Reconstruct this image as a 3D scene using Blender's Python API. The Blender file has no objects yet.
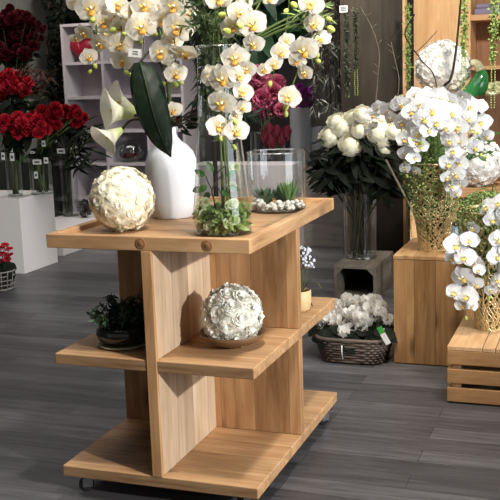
import bpy, math, random
from mathutils import Vector, Matrix, Euler
R_ = random.Random(7)
PI = math.pi
COL = bpy.context.scene.collection
SC = bpy.context.scene

# ------------------------------------------------------------------ camera
CAM = Vector((1.9316, -3.0726, 1.5818)); YAW, PIT, ROL, FPX = .3527, .1790, -.0333, 972.66
FW = Vector((-math.sin(YAW)*math.cos(PIT), math.cos(YAW)*math.cos(PIT), -math.sin(PIT)))
RT0 = Vector((math.cos(YAW), math.sin(YAW), 0)); UP0 = RT0.cross(FW)
RT = RT0*math.cos(ROL) + UP0*math.sin(ROL); UP = UP0*math.cos(ROL) - RT0*math.sin(ROL)
cd = bpy.data.cameras.new('camera'); cam = bpy.data.objects.new('camera', cd); COL.objects.link(cam)
cam.matrix_world = Matrix((
    (RT.x, UP.x, -FW.x, CAM.x), (RT.y, UP.y, -FW.y, CAM.y), (RT.z, UP.z, -FW.z, CAM.z), (0, 0, 0, 1)))
cd.sensor_fit = 'HORIZONTAL'; cd.sensor_width = 36; cd.lens = 36*FPX/500; cd.clip_start = .05; cd.clip_end = 100
SC.camera = cam

def at(px, py, Y):
    """world point at depth plane y = Y seen at survey position px, py"""
    d = FW + RT*((px-250)/FPX) - UP*((py-250)/FPX)
    return CAM + d*((Y-CAM.y)/d.y)
def ppm(p):
    return FPX/((Vector(p)-CAM).dot(FW))

# ------------------------------------------------------------------ materials
def newmat(name):
    m = bpy.data.materials.new(name); m.use_nodes = True
    nt = m.node_tree; b = nt.nodes['Principled BSDF']
    return m, nt, b
def N(nt, t, **kw):
    n = nt.nodes.new(t)
    for k, v in kw.items():
        if k in n.inputs: n.inputs[k].default_value = v
        else: setattr(n, k, v)
    return n
def L(nt, a, b): nt.links.new(a, b)
def rgba(c): return (c[0], c[1], c[2], 1)
def srgb(r, g, b):
    f = lambda v: (v/255/12.92 if v/255 <= .04045 else ((v/255+.055)/1.055)**2.4)
    return (f(r), f(g), f(b))

def plain(name, col, rough=.6, metal=0, spec=.4, var=.12, scale=25, bump=0, trans=0, sheen=0):
    """flat coloured material with a little noise variation; trans adds translucency"""
    m, nt, b = newmat(name)
    tc = N(nt, 'ShaderNodeTexCoord'); no = N(nt, 'ShaderNodeTexNoise', Scale=scale, Detail=3)
    L(nt, tc.outputs['Object'], no.inputs['Vector'])
    mx = N(nt, 'ShaderNodeMix', data_type='RGBA')
    mx.inputs[6].default_value = rgba([c*(1-var) for c in col]); mx.inputs[7].default_value = rgba([min(1, c*(1+var)) for c in col])
    L(nt, no.outputs['Fac'], mx.inputs[0]); L(nt, mx.outputs[2], b.inputs['Base Color'])
    b.inputs['Roughness'].default_value = rough; b.inputs['Metallic'].default_value = metal
    b.inputs['Specular IOR Level'].default_value = spec
    if bump:
        bp = N(nt, 'ShaderNodeBump', Strength=bump, Distance=.01); L(nt, no.outputs['Fac'], bp.inputs['Height']); L(nt, bp.outputs[0], b.inputs['Normal'])
    if trans:
        tr = N(nt, 'ShaderNodeBsdfTranslucent'); ms = N(nt, 'ShaderNodeMixShader', Fac=trans)
        L(nt, mx.outputs[2], tr.inputs['Color']); L(nt, b.outputs[0], ms.inputs[1]); L(nt, tr.outputs[0], ms.inputs[2])
        L(nt, ms.outputs[0], nt.nodes['Material Output'].inputs['Surface'])
    return m

def wood(name, light, dark, grain='x', plank=None, rough=.55, seam=.5, knots=.55):
    """board timber: grain along one local axis, optional planks (axis, width) with seams"""
    m, nt, b = newmat(name)
    tc = N(nt, 'ShaderNodeTexCoord'); sp = N(nt, 'ShaderNodeSeparateXYZ'); L(nt, tc.outputs['Object'], sp.inputs[0])
    off = None
    vec = tc.outputs['Object']
    seamfac = None
    if plank:
        ax, wd = plank
        dv = N(nt, 'ShaderNodeMath', operation='DIVIDE'); dv.inputs[1].default_value = wd; L(nt, sp.outputs[ax.upper()], dv.inputs[0])
        fl = N(nt, 'ShaderNodeMath', operation='FLOOR'); L(nt, dv.outputs[0], fl.inputs[0])
        wn = N(nt, 'ShaderNodeTexWhiteNoise', noise_dimensions='1D'); L(nt, fl.outputs[0], wn.inputs['W'])
        sc_ = N(nt, 'ShaderNodeVectorMath', operation='SCALE'); sc_.inputs['Scale'].default_value = 7; L(nt, wn.outputs['Color'], sc_.inputs[0])
        ad = N(nt, 'ShaderNodeVectorMath', operation='ADD'); L(nt, vec, ad.inputs[0]); L(nt, sc_.outputs[0], ad.inputs[1]); vec = ad.outputs[0]
        fr = N(nt, 'ShaderNodeMath', operation='FRACT'); L(nt, dv.outputs[0], fr.inputs[0])
        pp = N(nt, 'ShaderNodeMath', operation='PINGPONG'); pp.inputs[1].default_value = .5; L(nt, fr.outputs[0], pp.inputs[0])
        mr = N(nt, 'ShaderNodeMapRange'); mr.inputs['From Min'].default_value = 0; mr.inputs['From Max'].default_value = .0025/wd; mr.inputs['To Min'].default_value = 1-seam; mr.inputs['To Max'].default_value = 1
        L(nt, pp.outputs[0], mr.inputs['Value']); seamfac = mr.outputs[0]; off = wn.outputs['Value']
    mp = N(nt, 'ShaderNodeMapping'); L(nt, vec, mp.inputs['Vector'])
    mp.inputs['Scale'].default_value = {'x': (1.6, 22, 22), 'y': (22, 1.6, 22), 'z': (22, 22, 1.6)}[grain]
    n1 = N(nt, 'ShaderNodeTexNoise', Scale=1.6, Detail=6, Roughness=.65, Distortion=.6); L(nt, mp.outputs[0], n1.inputs['Vector'])
    mp2 = N(nt, 'ShaderNodeMapping'); L(nt, vec, mp2.inputs['Vector'])
    mp2.inputs['Scale'].default_value = {'x': (1, 3, 3), 'y': (3, 1, 3), 'z': (3, 3, 1)}[grain]
    n2 = N(nt, 'ShaderNodeTexNoise', Scale=2.2, Detail=3); L(nt, mp2.outputs[0], n2.inputs['Vector'])
    vo = N(nt, 'ShaderNodeTexVoronoi', Scale=2.6); L(nt, mp2.outputs[0], vo.inputs['Vector'])
    kn = N(nt, 'ShaderNodeMapRange'); kn.inputs['From Min'].default_value = .08; kn.inputs['From Max'].default_value = .22; kn.inputs['To Min'].default_value = 1-knots; kn.inputs['To Max'].default_value = 1
    L(nt, vo.outputs['Distance'], kn.inputs['Value'])
    av = N(nt, 'ShaderNodeMath', operation='ADD'); L(nt, n1.outputs['Fac'], av.inputs[0]); L(nt, n2.outputs['Fac'], av.inputs[1])
    cr = N(nt, 'ShaderNodeMapRange'); cr.inputs['From Min'].default_value = .70; cr.inputs['From Max'].default_value = 1.28
    L(nt, av.outputs[0], cr.inputs['Value'])
    mx = N(nt, 'ShaderNodeMix', data_type='RGBA'); mx.inputs[6].default_value = rgba(dark); mx.inputs[7].default_value = rgba(light); L(nt, cr.outputs[0], mx.inputs[0])
    cur = mx.outputs[2]
    def mul(val, cur):
        q = N(nt, 'ShaderNodeVectorMath', operation='SCALE'); L(nt, cur, q.inputs[0]); L(nt, val, q.inputs['Scale']); return q.outputs[0]
    cur = mul(kn.outputs[0], cur)
    if off is not None:
        pr = N(nt, 'ShaderNodeMapRange'); pr.inputs['To Min'].default_value = .82; pr.inputs['To Max'].default_value = 1.12; L(nt, off, pr.inputs['Value'])
        cur = mul(pr.outputs[0], cur); cur = mul(seamfac, cur)
    L(nt, cur, b.inputs['Base Color']); b.inputs['Roughness'].default_value = rough; b.inputs['Specular IOR Level'].default_value = .3
    bp = N(nt, 'ShaderNodeBump', Strength=.12, Distance=.004); L(nt, n1.outputs['Fac'], bp.inputs['Height']); L(nt, bp.outputs[0], b.inputs['Normal'])
    return m

def thin_glass(name, tint=(.96, .98, .97), refl=(1, 1, 1), rough=.02, ior=1.45, boost=1.0, floor_=0.03):
    """thin-walled clear glass: fresnel mix of see-through and mirror"""
    m = bpy.data.materials.new(name); m.use_nodes = True; nt = m.node_tree; nt.nodes.clear()
    out = N(nt, 'ShaderNodeOutputMaterial'); t = N(nt, 'ShaderNodeBsdfTransparent'); g = N(nt, 'ShaderNodeBsdfGlossy', Roughness=rough)
    t.inputs['Color'].default_value = rgba(tint); g.inputs['Color'].default_value = rgba(refl)
    fr = N(nt, 'ShaderNodeFresnel', IOR=ior); ma = N(nt, 'ShaderNodeMath', operation='MULTIPLY_ADD'); ma.inputs[1].default_value = boost; ma.inputs[2].default_value = floor_
    ma.use_clamp = True
    mi = N(nt, 'ShaderNodeMath', operation='MINIMUM'); mi.inputs[1].default_value = .38; L(nt, ma.outputs[0], mi.inputs[0])
    L(nt, fr.outputs[0], ma.inputs[0]); ms = N(nt, 'ShaderNodeMixShader'); L(nt, mi.outputs[0], ms.inputs[0]); L(nt, t.outputs[0], ms.inputs[1]); L(nt, g.outputs[0], ms.inputs[2])
    L(nt, ms.outputs[0], out.inputs['Surface'])
    return m

def petal_mat(name, tip, base, r0, r1, trans=.28, rough=.55, var=.06):
    """petal pigment: throat colour fading to tip colour with distance from the flower's own centre"""
    m, nt, b = newmat(name)
    tc = N(nt, 'ShaderNodeTexCoord'); ln = N(nt, 'ShaderNodeVectorMath', operation='LENGTH'); L(nt, tc.outputs['Object'], ln.inputs[0])
    mr = N(nt, 'ShaderNodeMapRange'); mr.inputs['From Min'].default_value = r0; mr.inputs['From Max'].default_value = r1; L(nt, ln.outputs['Value'], mr.inputs['Value'])
    mx = N(nt, 'ShaderNodeMix', data_type='RGBA'); mx.inputs[6].default_value = rgba(base); mx.inputs[7].default_value = rgba(tip); L(nt, mr.outputs[0], mx.inputs[0])
    no = N(nt, 'ShaderNodeTexNoise', Scale=9, Detail=3); L(nt, tc.outputs['Object'], no.inputs['Vector'])
    vr = N(nt, 'ShaderNodeMapRange'); vr.inputs['To Min'].default_value = 1-var; vr.inputs['To Max'].default_value = 1+var; L(nt, no.outputs['Fac'], vr.inputs['Value'])
    q = N(nt, 'ShaderNodeVectorMath', operation='SCALE'); L(nt, mx.outputs[2], q.inputs[0]); L(nt, vr.outputs[0], q.inputs['Scale'])
    L(nt, q.outputs[0], b.inputs['Base Color']); b.inputs['Roughness'].default_value = rough; b.inputs['Specular IOR Level'].default_value = .25
    tr = N(nt, 'ShaderNodeBsdfTranslucent'); ms = N(nt, 'ShaderNodeMixShader', Fac=trans); L(nt, q.outputs[0], tr.inputs['Color'])
    L(nt, b.outputs[0], ms.inputs[1]); L(nt, tr.outputs[0], ms.inputs[2]); L(nt, ms.outputs[0], nt.nodes['Material Output'].inputs['Surface'])
    return m

# ------------------------------------------------------------------ mesh builder
class MB:
    def __init__(s): s.v = []; s.f = []; s.mi = []
    def add(s, vs, fs, mat=0, M=None):
        o = len(s.v)
        s.v += [tuple(M @ Vector(p)) for p in vs] if M is not None else [tuple(p) for p in vs]
        s.f += [tuple(i+o for i in f) for f in fs]; s.mi += [mat]*len(fs); return s
    def merge(s, other, M=None, mat=None):
        o = len(s.v)
        s.v += [tuple(M @ Vector(p)) for p in other.v] if M is not None else other.v
        s.f += [tuple(i+o for i in f) for f in other.f]; s.mi += other.mi if mat is None else [mat]*len(other.f); return s
    def box(s, x0, y0, z0, x1, y1, z1, mat=0, M=None):
        vs = [(x0,y0,z0),(x1,y0,z0),(x1,y1,z0),(x0,y1,z0),(x0,y0,z1),(x1,y0,z1),(x1,y1,z1),(x0,y1,z1)]
        return s.add(vs, [(3,2,1,0),(4,5,6,7),(0,1,5,4),(1,2,6,5),(2,3,7,6),(3,0,4,7)], mat, M)
    def tube(s, pts, rad, n=6, mat=0, cap=True):
        pts = [Vector(p) for p in pts]; k = len(pts)
        if not hasattr(rad, '__len__'): rad = [rad]*k
        vs = []; ref = None
        for i, p in enumerate(pts):
            t = (pts[min(i+1, k-1)] - pts[max(i-1, 0)])
            if t.length < 1e-9: t = Vector((0, 0, 1))
            t.normalize()
            if ref is None: ref = Vector((1, 0, 0)) if abs(t.x) < .8 else Vector((0, 1, 0))
            a = (ref - t*ref.dot(t)).normalized(); ref = a; b = t.cross(a)
            vs += [tuple(p + (a*math.cos(2*PI*j/n) + b*math.sin(2*PI*j/n))*rad[i]) for j in range(n)]
        fs = [(i*n+j, i*n+(j+1) % n, (i+1)*n+(j+1) % n, (i+1)*n+j) for i in range(k-1) for j in range(n)]
        if cap: fs += [tuple(range(n-1, -1, -1)), tuple((k-1)*n+j for j in range(n))]
        return s.add(vs, fs, mat)
    def lathe(s, prof, n=32, mat=0, M=None):
        vs = []; fs = []
        for r, z in prof:
            vs += [(max(r, 1e-4)*math.cos(2*PI*j/n), max(r, 1e-4)*math.sin(2*PI*j/n), z) for j in range(n)]
        for i in range(len(prof)-1):
            for j in range(n): fs.append((i*n+j, i*n+(j+1) % n, (i+1)*n+(j+1) % n, (i+1)*n+j))
        return s.add(vs, fs, mat, M)
    def ball(s, c, r, n=10, mat=0, sq=(1, 1, 1)):
        prof = [(math.sin(PI*i/n), -math.cos(PI*i/n)) for i in range(n+1)]
        M = Matrix.Translation(c) @ Matrix.Diagonal((r*sq[0], r*sq[1], r*sq[2], 1))
        return s.lathe(prof, n+4, mat, M)
    def grid(s, fn, nu, nv, mat=0, M=None):
        vs = [fn(i/nu*2-1, j/nv) for j in range(nv+1) for i in range(nu+1)]
        w = nu+1
        return s.add(vs, [(j*w+i, j*w+i+1, (j+1)*w+i+1, (j+1)*w+i) for j in range(nv) for i in range(nu)], mat, M)
    def mesh(s, name, mats, smooth=True):
        me = bpy.data.meshes.new(name); me.from_pydata(s.v, [], s.f)
        for m in (mats if isinstance(mats, (list, tuple)) else [mats]): me.materials.append(m)
        for p, i in zip(me.polygons, s.mi): p.material_index = i; p.use_smooth = smooth
        me.update(); return me
    def build(s, name, mats, parent=None, loc=(0, 0, 0), smooth=True, bevel=0):
        o = bpy.data.objects.new(name, s.mesh(name, mats, smooth)); COL.objects.link(o); o.location = loc
        if parent: o.parent = parent
        if bevel:
            b = o.modifiers.new('bevel', 'BEVEL'); b.width = bevel; b.segments = 2; b.limit_method = 'ANGLE'
        return o
def box_part(name, m, parent, x0, y0, z0, x1, y1, z1, bevel=.003, loc=None):
    """board whose origin is its own lower corner"""
    return MB().box(0, 0, 0, x1-x0, y1-y0, z1-z0).build(name, m, parent, (x0, y0, z0), False, bevel)
def link_mesh(name, me, parent, M):
    o = bpy.data.objects.new(name, me); COL.objects.link(o)
    if parent: o.parent = parent
    o.matrix_local = M; return o
def thing(name, label, cat, loc=(0, 0, 0), rz=0, group=None):
    o = bpy.data.objects.new(name, None); COL.objects.link(o); o.location = loc; o.rotation_euler = (0, 0, rz); o.empty_display_size = .05
    return tag(o, label, cat, group)
def tag(o, label, cat, group=None, kind=None):
    o['label'] = label; o['category'] = cat
    if group: o['group'] = group
    if kind: o['kind'] = kind
    return o
def struct(o): o['kind'] = 'structure'; return o
def copy_tree(o, parent=None):
    c = o.copy(); COL.objects.link(c); c.parent = parent
    for ch in o.children: copy_tree(ch, c)
    return c
def frame(pos, n, roll=0, s=1, up=Vector((0, 0, 1))):
    """matrix: local +Z along n, local +Y towards up (rolled), uniform scale s"""
    z = Vector(n).normalized(); u = up if abs(z.dot(up)) < .97 else Vector((0, 1, 0))
    y = (u - z*u.dot(z)).normalized(); x = y.cross(z)
    M = Matrix(((x.x, y.x, z.x, 0), (x.y, y.y, z.y, 0), (x.z, y.z, z.z, 0), (0, 0, 0, 1)))
    return Matrix.Translation(pos) @ M @ Matrix.Rotation(roll, 4, 'Z') @ Matrix.Scale(s, 4)
def smooth_path(pts, n=6):
    """Catmull-Rom through pts"""
    pts = [Vector(p) for p in pts]
    if len(pts) < 3: return pts
    P = [pts[0]*2-pts[1]] + pts + [pts[-1]*2-pts[-2]]; out = []
    for i in range(1, len(P)-2):
        for k in range(n):
            t = k/n; a, b, c, d = P[i-1], P[i], P[i+1], P[i+2]
            out.append(.5*((2*b) + (c-a)*t + (2*a-5*b+4*c-d)*t*t + (3*b-a-3*c+d)*t**3))
    out.append(pts[-1]); return out
def rv(a=1): return Vector((R_.uniform(-a, a), R_.uniform(-a, a), R_.uniform(-a, a)))

# ------------------------------------------------------------------ plant shapes
def leaf_mb(length=1, width=.3, bend=.25, fold=.12, nu=4, nv=8, wave=0, tip=1.0):
    """leaf along +Y, face +Z"""
    def fn(u, v):
        w = width*.5*(math.sin(PI*min(1, v**.8))**.75)*(1 if tip >= 1 else 1)
        if v > .999 or v < .001: w = width*.02
        return (u*w, v*length, fold*abs(u)*w - bend*length*v*v + wave*math.sin(v*14+u)*abs(u))
    return MB().grid(fn, nu, nv)
def bloom_mb(layers, petals0=5, R=1, height=.7, ruffle=0.0, seed=1, nu=4, nv=4):
    """cupped many-petalled bloom, axis +Z, radius R, base at z=0"""
    r = random.Random(seed); mb = MB()
    for l in range(layers):
        t = l/(max(1, layers-1)); rad = R*(.16+.84*t); h = height*R*(1.0-.55*t*t); n = petals0 + int(l*.9)
        dphi = PI/n*1.35; ph = r.random()*6.28
        for k in range(n):
            p0 = ph + 2*PI*k/n + r.uniform(-.12, .12); hh = h*r.uniform(.9, 1.08); rr = rad*r.uniform(.93, 1.05); cu = (.05+.22*t)*R; f1 = r.uniform(4, 7)
            def fn(u, v):
                wd = dphi*(.35+.65*math.sin(PI*(.1+.62*v)))
                ang = p0+u*wd; rad_ = rr*(.25+.75*v**.7) + cu*max(0, v-.65)**2*6
                z = hh*(v**.9)*(1-.22*u*u) - cu*max(0, v-.72)*1.2 + ruffle*R*math.sin(u*f1+v*3)*v
                return (rad_*math.cos(ang), rad_*math.sin(ang), z)
            mb.grid(fn, nu, nv)
    return mb
def carnation_mb(seed=1, n=60):
    """ruffled ball bloom, axis +Z, radius ~1"""
    r = random.Random(seed); mb = MB()
    for k in range(n):
        t = (k+.5)/n; th = math.acos(1-1.25*t); ph = k*2.39996
        d = Vector((math.sin(th)*math.cos(ph), math.sin(th)*math.sin(ph), math.cos(th)))
        w = r.uniform(.32, .5); f = r.uniform(5, 8); tw = r.uniform(0, 6.28)
        def fn(u, v): return (u*w*(.25+.75*v), .1*math.sin(u*f+tw)*v + .06*v, .25+.75*v-.1*u*u + .05*math.sin(u*9+tw)*v)
        M = frame(Vector((0, 0, 0)), d, tw)
        mb.grid(fn, 4, 2, 0, M)
    return mb

def globe_mb(seed=1, R=1, layers=4):
    """closed round many-petalled bloom: cupped petals wrapping a ball, axis +Z, centred at the origin"""
    r = random.Random(seed); mb = MB()
    for l in range(layers):
        n = 5+l; rad = R*(.62+.38*l/(layers-1)); top = .12+.30*l/(layers-1)+.04; ph = r.random()*6.28
        for k in range(n):
            p0 = ph+2*PI*k/n+r.uniform(-.15, .15); dph = PI/n*1.55; rr = rad*r.uniform(.95, 1.04); tp = PI*top*r.uniform(.85, 1.2); f1 = r.uniform(3, 6)
            def fn(u, v):
                th = PI*.93+(tp-PI*.93)*v + .18*u*u*v; a = p0+u*dph*(.5+.5*math.sin(PI*(.12+.76*v))); q = rr*(1+.05*math.sin(u*f1+v*3)*v + .05*max(0, v-.8)*5*.3)
                return (q*math.sin(th)*math.cos(a), q*math.sin(th)*math.sin(a), q*math.cos(th)*.92)
            mb.grid(fn, 5, 6)
    mb.ball((0, 0, .05), R*.55, 8); return mb

def ranunculus_mb(seed=1, layers=6, lift=.07, ruffle=.02):
    """shallow domed rosette: petals lie over one another like scales, tips slightly raised; radius 1, axis +Z"""
    r = random.Random(seed); mb = MB()
    def dome(q): return .62*math.sqrt(max(0, 1-(.92*min(1, q))**2))
    for l in range(layers):
        t = (l+1)/layers; ro = .14+.88*t; ri = max(0, ro-.46); n = 4+l; ph = r.random()*6.28
        for k in range(n):
            p0 = ph+2*PI*k/n+r.uniform(-.15, .15); dphi = PI/n*1.5; rr = ro*r.uniform(.94, 1.05); up = lift*r.uniform(.7, 1.5); f1 = r.uniform(4, 7); f2 = r.uniform(0, 6)
            def fn(u, v):
                q = ri+(rr-ri)*v*(1-.16*u*u); a = p0+u*dphi*(.6+.4*v)
                z = dome(q) + (1-t)*.16 + up*v*v*(1-.45*u*u) + ruffle*math.sin(u*f1+f2)*v - .05*(1-v)
                return (q*math.cos(a), q*math.sin(a), z)
            mb.grid(fn, 5, 4)
    mb.ball((0, 0, .62), .17, 7); return mb
# ================================================================== materials
OAK_L, OAK_D = srgb(210, 170, 126), srgb(148, 108, 72)
m_oak_x = wood('oak_x', OAK_L, OAK_D, 'x', ('y', .135), seam=.4, knots=.7)
m_oak_y = wood('oak_y', OAK_L, OAK_D, 'y')
m_oak_z = wood('oak_z', srgb(198, 156, 112), srgb(142, 102, 66), 'z', ('x', .15), seam=.45)
m_oak_edge = wood('oak_edge', srgb(200, 160, 116), srgb(146, 108, 72), 'x')
m_oak_edge_z = wood('oak_edge_z', srgb(202, 160, 114), srgb(150, 108, 68), 'z')
m_pale_z = wood('pale_board', srgb(214, 190, 162), srgb(168, 140, 112), 'z', ('y', .15), seam=.4, knots=.3)
m_pine_z = wood('pine_plank', srgb(200, 156, 106), srgb(144, 102, 62), 'z', ('x', .113), seam=.6, knots=.65)
m_pine_top = wood('pine_top', srgb(216, 176, 126), srgb(176, 130, 84), 'y', ('x', .113), seam=.5)
m_pine_y = wood('pine_side', srgb(206, 164, 112), srgb(164, 116, 70), 'z', ('y', .113), seam=.6)
m_slat_x = wood('slat_x', srgb(196, 152, 104), srgb(140, 98, 60), 'x')
m_slat_y = wood('slat_y', srgb(222, 186, 140), srgb(184, 140, 96), 'y')
m_grey_x = wood('grey_timber', srgb(122, 114, 102), srgb(84, 78, 70), 'x', knots=.3)
m_grey_y = wood('grey_timber_side', srgb(122, 114, 102), srgb(84, 78, 70), 'y', knots=.3)
m_greyplank = wood('grey_plank', srgb(138, 132, 126), srgb(104, 98, 94), 'x', ('z', .215), seam=.5, knots=.1)
m_darkpanel = wood('dark_panel', srgb(66, 58, 49), srgb(46, 41, 35), 'z', ('x', .33), seam=.35, knots=.05, rough=.5)
m_tan = wood('tan_panel', srgb(228, 188, 138), srgb(196, 148, 100), 'z', knots=.1)
m_tan_x = wood('tan_shelf', srgb(206, 164, 116), srgb(166, 122, 80), 'x', knots=.1)
m_brownback = wood('brown_back', srgb(150, 108, 74), srgb(112, 78, 52), 'z', ('x', .2), seam=.4, knots=.1)
m_white_paint = plain('white_paint', srgb(226, 222, 220), .5, var=.02, scale=4)
m_white_lam = plain('white_laminate', srgb(186, 178, 182), .45, var=.02, scale=4)
m_wallgrey = wood('grey_wall_boards', srgb(138, 138, 130), srgb(112, 112, 106), 'z', ('y', .62), seam=.65, knots=0, rough=.7)
m_backwall = plain('back_wall_paint', srgb(104, 100, 98), .8, var=.05, scale=2)
m_ceiling = plain('ceiling_paint', srgb(150, 148, 146), .9, var=.02, scale=2)
m_metal = plain('galvanised_steel', srgb(170, 172, 174), .3, metal=1, var=.05)
m_rubber = plain('black_rubber', srgb(38, 38, 40), .5)
m_hole = plain('timber_knot', srgb(138, 96, 60), .7, var=.3, scale=60)

# floor: dark grey oak planks running along x
m_floor, nt, b = newmat('floor_planks')
tc = N(nt, 'ShaderNodeTexCoord'); mp = N(nt, 'ShaderNodeMapping'); L(nt, tc.outputs['Object'], mp.inputs['Vector'])
br = N(nt, 'ShaderNodeTexBrick', offset=.37, offset_frequency=2, squash=1)
br.inputs['Scale'].default_value = 1; br.inputs['Brick Width'].default_value = 1.25; br.inputs['Row Height'].default_value = .135
br.inputs['Mortar Size'].default_value = .0016; br.inputs['Mortar Smooth'].default_value = .2; br.inputs['Bias'].default_value = 0
br.inputs['Color1'].default_value = rgba(srgb(66, 65, 67)); br.inputs['Color2'].default_value = rgba(srgb(98, 97, 99)); br.inputs['Mortar'].default_value = rgba(srgb(40, 38, 38))
L(nt, mp.outputs[0], br.inputs['Vector'])
m2 = N(nt, 'ShaderNodeMapping'); m2.inputs['Scale'].default_value = (1.3, 16, 1); L(nt, tc.outputs['Object'], m2.inputs['Vector'])
gn = N(nt, 'ShaderNodeTexNoise', Scale=1.8, Detail=7, Roughness=.7, Distortion=.5); L(nt, m2.outputs[0], gn.inputs['Vector'])
gr = N(nt, 'ShaderNodeMapRange'); gr.inputs['From Min'].default_value = .3; gr.inputs['From Max'].default_value = .7; gr.inputs['To Min'].default_value = .48; gr.inputs['To Max'].default_value = 1.5; L(nt, gn.outputs['Fac'], gr.inputs['Value'])
sc1 = N(nt, 'ShaderNodeVectorMath', operation='SCALE'); L(nt, br.outputs['Color'], sc1.inputs[0]); L(nt, gr.outputs[0], sc1.inputs['Scale'])
L(nt, sc1.outputs[0], b.inputs['Base Color']); b.inputs['Roughness'].default_value = .42; b.inputs['Specular IOR Level'].default_value = .45
bp = N(nt, 'ShaderNodeBump', Strength=.15, Distance=.003); L(nt, gn.outputs['Fac'], bp.inputs['Height']); L(nt, bp.outputs[0], b.inputs['Normal'])

# ================================================================== room
struct(MB().box(-5.2, -5, -.05, 6, 9.2, 0).build('floor', m_floor, smooth=False))
struct(MB().box(-5.2, 9, 0, 6, 9.15, 3.3).build('wall_back', m_backwall, smooth=False))
struct(MB().box(-4.4, -5, 0, -4.25, 9, 3.3).build('wall_left', m_wallgrey, smooth=False))
struct(MB().box(-5.2, -5, 3.3, 6, 9.2, 3.4).build('ceiling', m_ceiling, smooth=False))
struct(MB().box(-4.25, 8.975, 0, 6, 9, .09).build('baseboard_back', m_white_lam, smooth=False))
# dark panelled partition with a pale timber edge, behind the peonies
PY = 4.6
pl_, pr_ = at(343, 200, PY).x, at(403.5, 200, PY).x
struct(MB().box(0, 0, 0, pr_-pl_, .06, 3.3).build('wall_partition', m_darkpanel, None, (pl_, PY, 0), False))
struct(MB().box(0, 0, 0, .022, .075, 3.3).build('trim_1', m_tan, None, (pr_+.0005, PY-.01, 0), False))

# ================================================================== display table on castors
T = thing('display_table', 'large oak display table with three tiers and castors, standing in the middle of the floor', 'display table', (0, 0, 0))
D = 1.106; zT, zM, zB = 1.025, .568, .12; th = .043
# tray top: floor board, four rims
tray = box_part('tray_board', m_oak_x, T, .003, 0, zT-.051, .797, D, zT-.02, .002)
rw = .034
MB().box(0, 0, 0, .8, rw, .0515).build('tray_rim', m_oak_edge, tray, (-.003, -.002, -.0005), False, .003)
MB().box(0, 0, 0, .8, rw, .0515).build('tray_rim', m_oak_edge, tray, (-.003, D-rw+.002, -.0005), False, .003)
MB().box(0, 0, 0, rw, D-2*rw+.004, .0515).build('tray_rim', m_oak_y, tray, (-.003, rw-.002, -.0005), False, .003)
MB().box(0, 0, 0, rw, D-2*rw+.004, .0515).build('tray_rim', m_oak_y, tray, (.797-rw, rw-.002, -.0005), False, .003)
for kx in (.383, .64): MB().lathe([(0, .0014), (.011, .0014), (.012, .0006), (.016, .0014), (.020, .0012), (.021, 0)], 20, 0, Matrix.Rotation(PI/2, 4, 'X')).build('timber_knot', m_hole, tray, (kx, -.002, .026))
box_part('middle_shelf', m_oak_x, T, 0, 0, zM-th, .8, D, zM, .004)
box_part('bottom_shelf', m_oak_x, T, 0, 0, zB-th, .8, D, zB, .004)
tkn = .042; dx = .384
for z0, z1 in ((zB, zM-th), (zM, zT-.051)):
    box_part('depth_divider', m_pale_z, T, dx+.001, .012, z0+.0005, dx+tkn-.001, .5395, z1-.0005, .002)
    box_part('cross_divider', m_oak_z, T, .001, .54, z0+.0005, .7995, .54+tkn, z1-.0005, .003)
box_part('front_post', m_oak_edge_z, T, dx, -.003, zB-.001, dx+tkn, .0115, zT-.0515, .003)
for cx, cy, rot in ((.075, .06, .5), (.72, .07, 1.2), (.765, 1.0, .9), (.08, 1.03, 2.2)):
    c = MB().box(-.035, -.028, .066, .035, .028, .07).tube([(0, 0, 0.056), (0, 0, .067)], .018, 12)
    for s in (-1, 1): c.box(-.022, s*.016-.002, .022, .016, s*.016+.002, .058)
    c.tube([(-.008, -.02, .029), (-.008, .02, .029)], .005, 8)
    o = c.build('castor', m_metal, T, (cx, cy, 0), False); o.rotation_euler.z = rot
    MB().lathe([(.004, -.011), (.024, -.011), (.029, -.007), (.029, .007), (.024, .011), (.004, .011)], 24, 0, Matrix.Translation((-.008, 0, .029)) @ Matrix.Rotation(PI/2, 4, 'X')).build('wheel', m_rubber, o)

# ================================================================== right plank pedestal
P1 = thing('plank_pedestal', 'tall pine plank pedestal carrying the tall gold openwork vase, beside the flower basket', 'pedestal', (.882, 2.0, 0))
W1, D1, H1 = .44, .57, .600
box_part('front_panel', m_pine_z, P1, 0, 0, .004, W1, .022, H1-.022, .002)
box_part('back_panel', m_pine_z, P1, 0, D1-.022, .004, W1, D1, H1-.022, .002)
box_part('side_panel', m_pine_y, P1, 0, .0225, .004, .022, D1-.0225, H1-.022, .002)
box_part('side_panel', m_pine_y, P1, W1-.022, .0225, .004, W1, D1-.0225, H1-.022, .002)
box_part('top', m_pine_top, P1, -.002, -.002, H1-.0215, W1+.002, D1, H1, .003)

# ================================================================== slatted crate
C1 = thing('slatted_crate', 'low pine crate with wide gaps between its slats, in front of the plank pedestal', 'crate', (1.257, 1.421, 0))
CW, CD, CH = .60, .56, .283
zs = [.010, .102, .194]
for i, z in enumerate(zs):
    h = .068
    box_part('front_slat', m_slat_x, C1, 0, 0, z, CW, .02, z+h, .002)
    box_part('back_slat', m_slat_x, C1, 0, CD-.02, z, CW, CD, z+h, .002)
    box_part('side_slat', m_slat_y, C1, 0, .021, z, .02, CD-.021, z+h, .002)
    box_part('side_slat', m_slat_y, C1, CW-.02, .021, z, CW, CD-.021, z+h, .002)
for x in (.021, CW-.061):
    for y in (.021, CD-.061): box_part('corner_post', m_slat_y, C1, x, y, 0, x+.04, y+.04, CH-.022, .001)
xx = 0
for w in (.165, .06, .155, .115, .105): box_part('top_slat', m_slat_y, C1, xx, 0, CH-.0195, xx+w-.003, CD, CH, .002); xx += w
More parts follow.
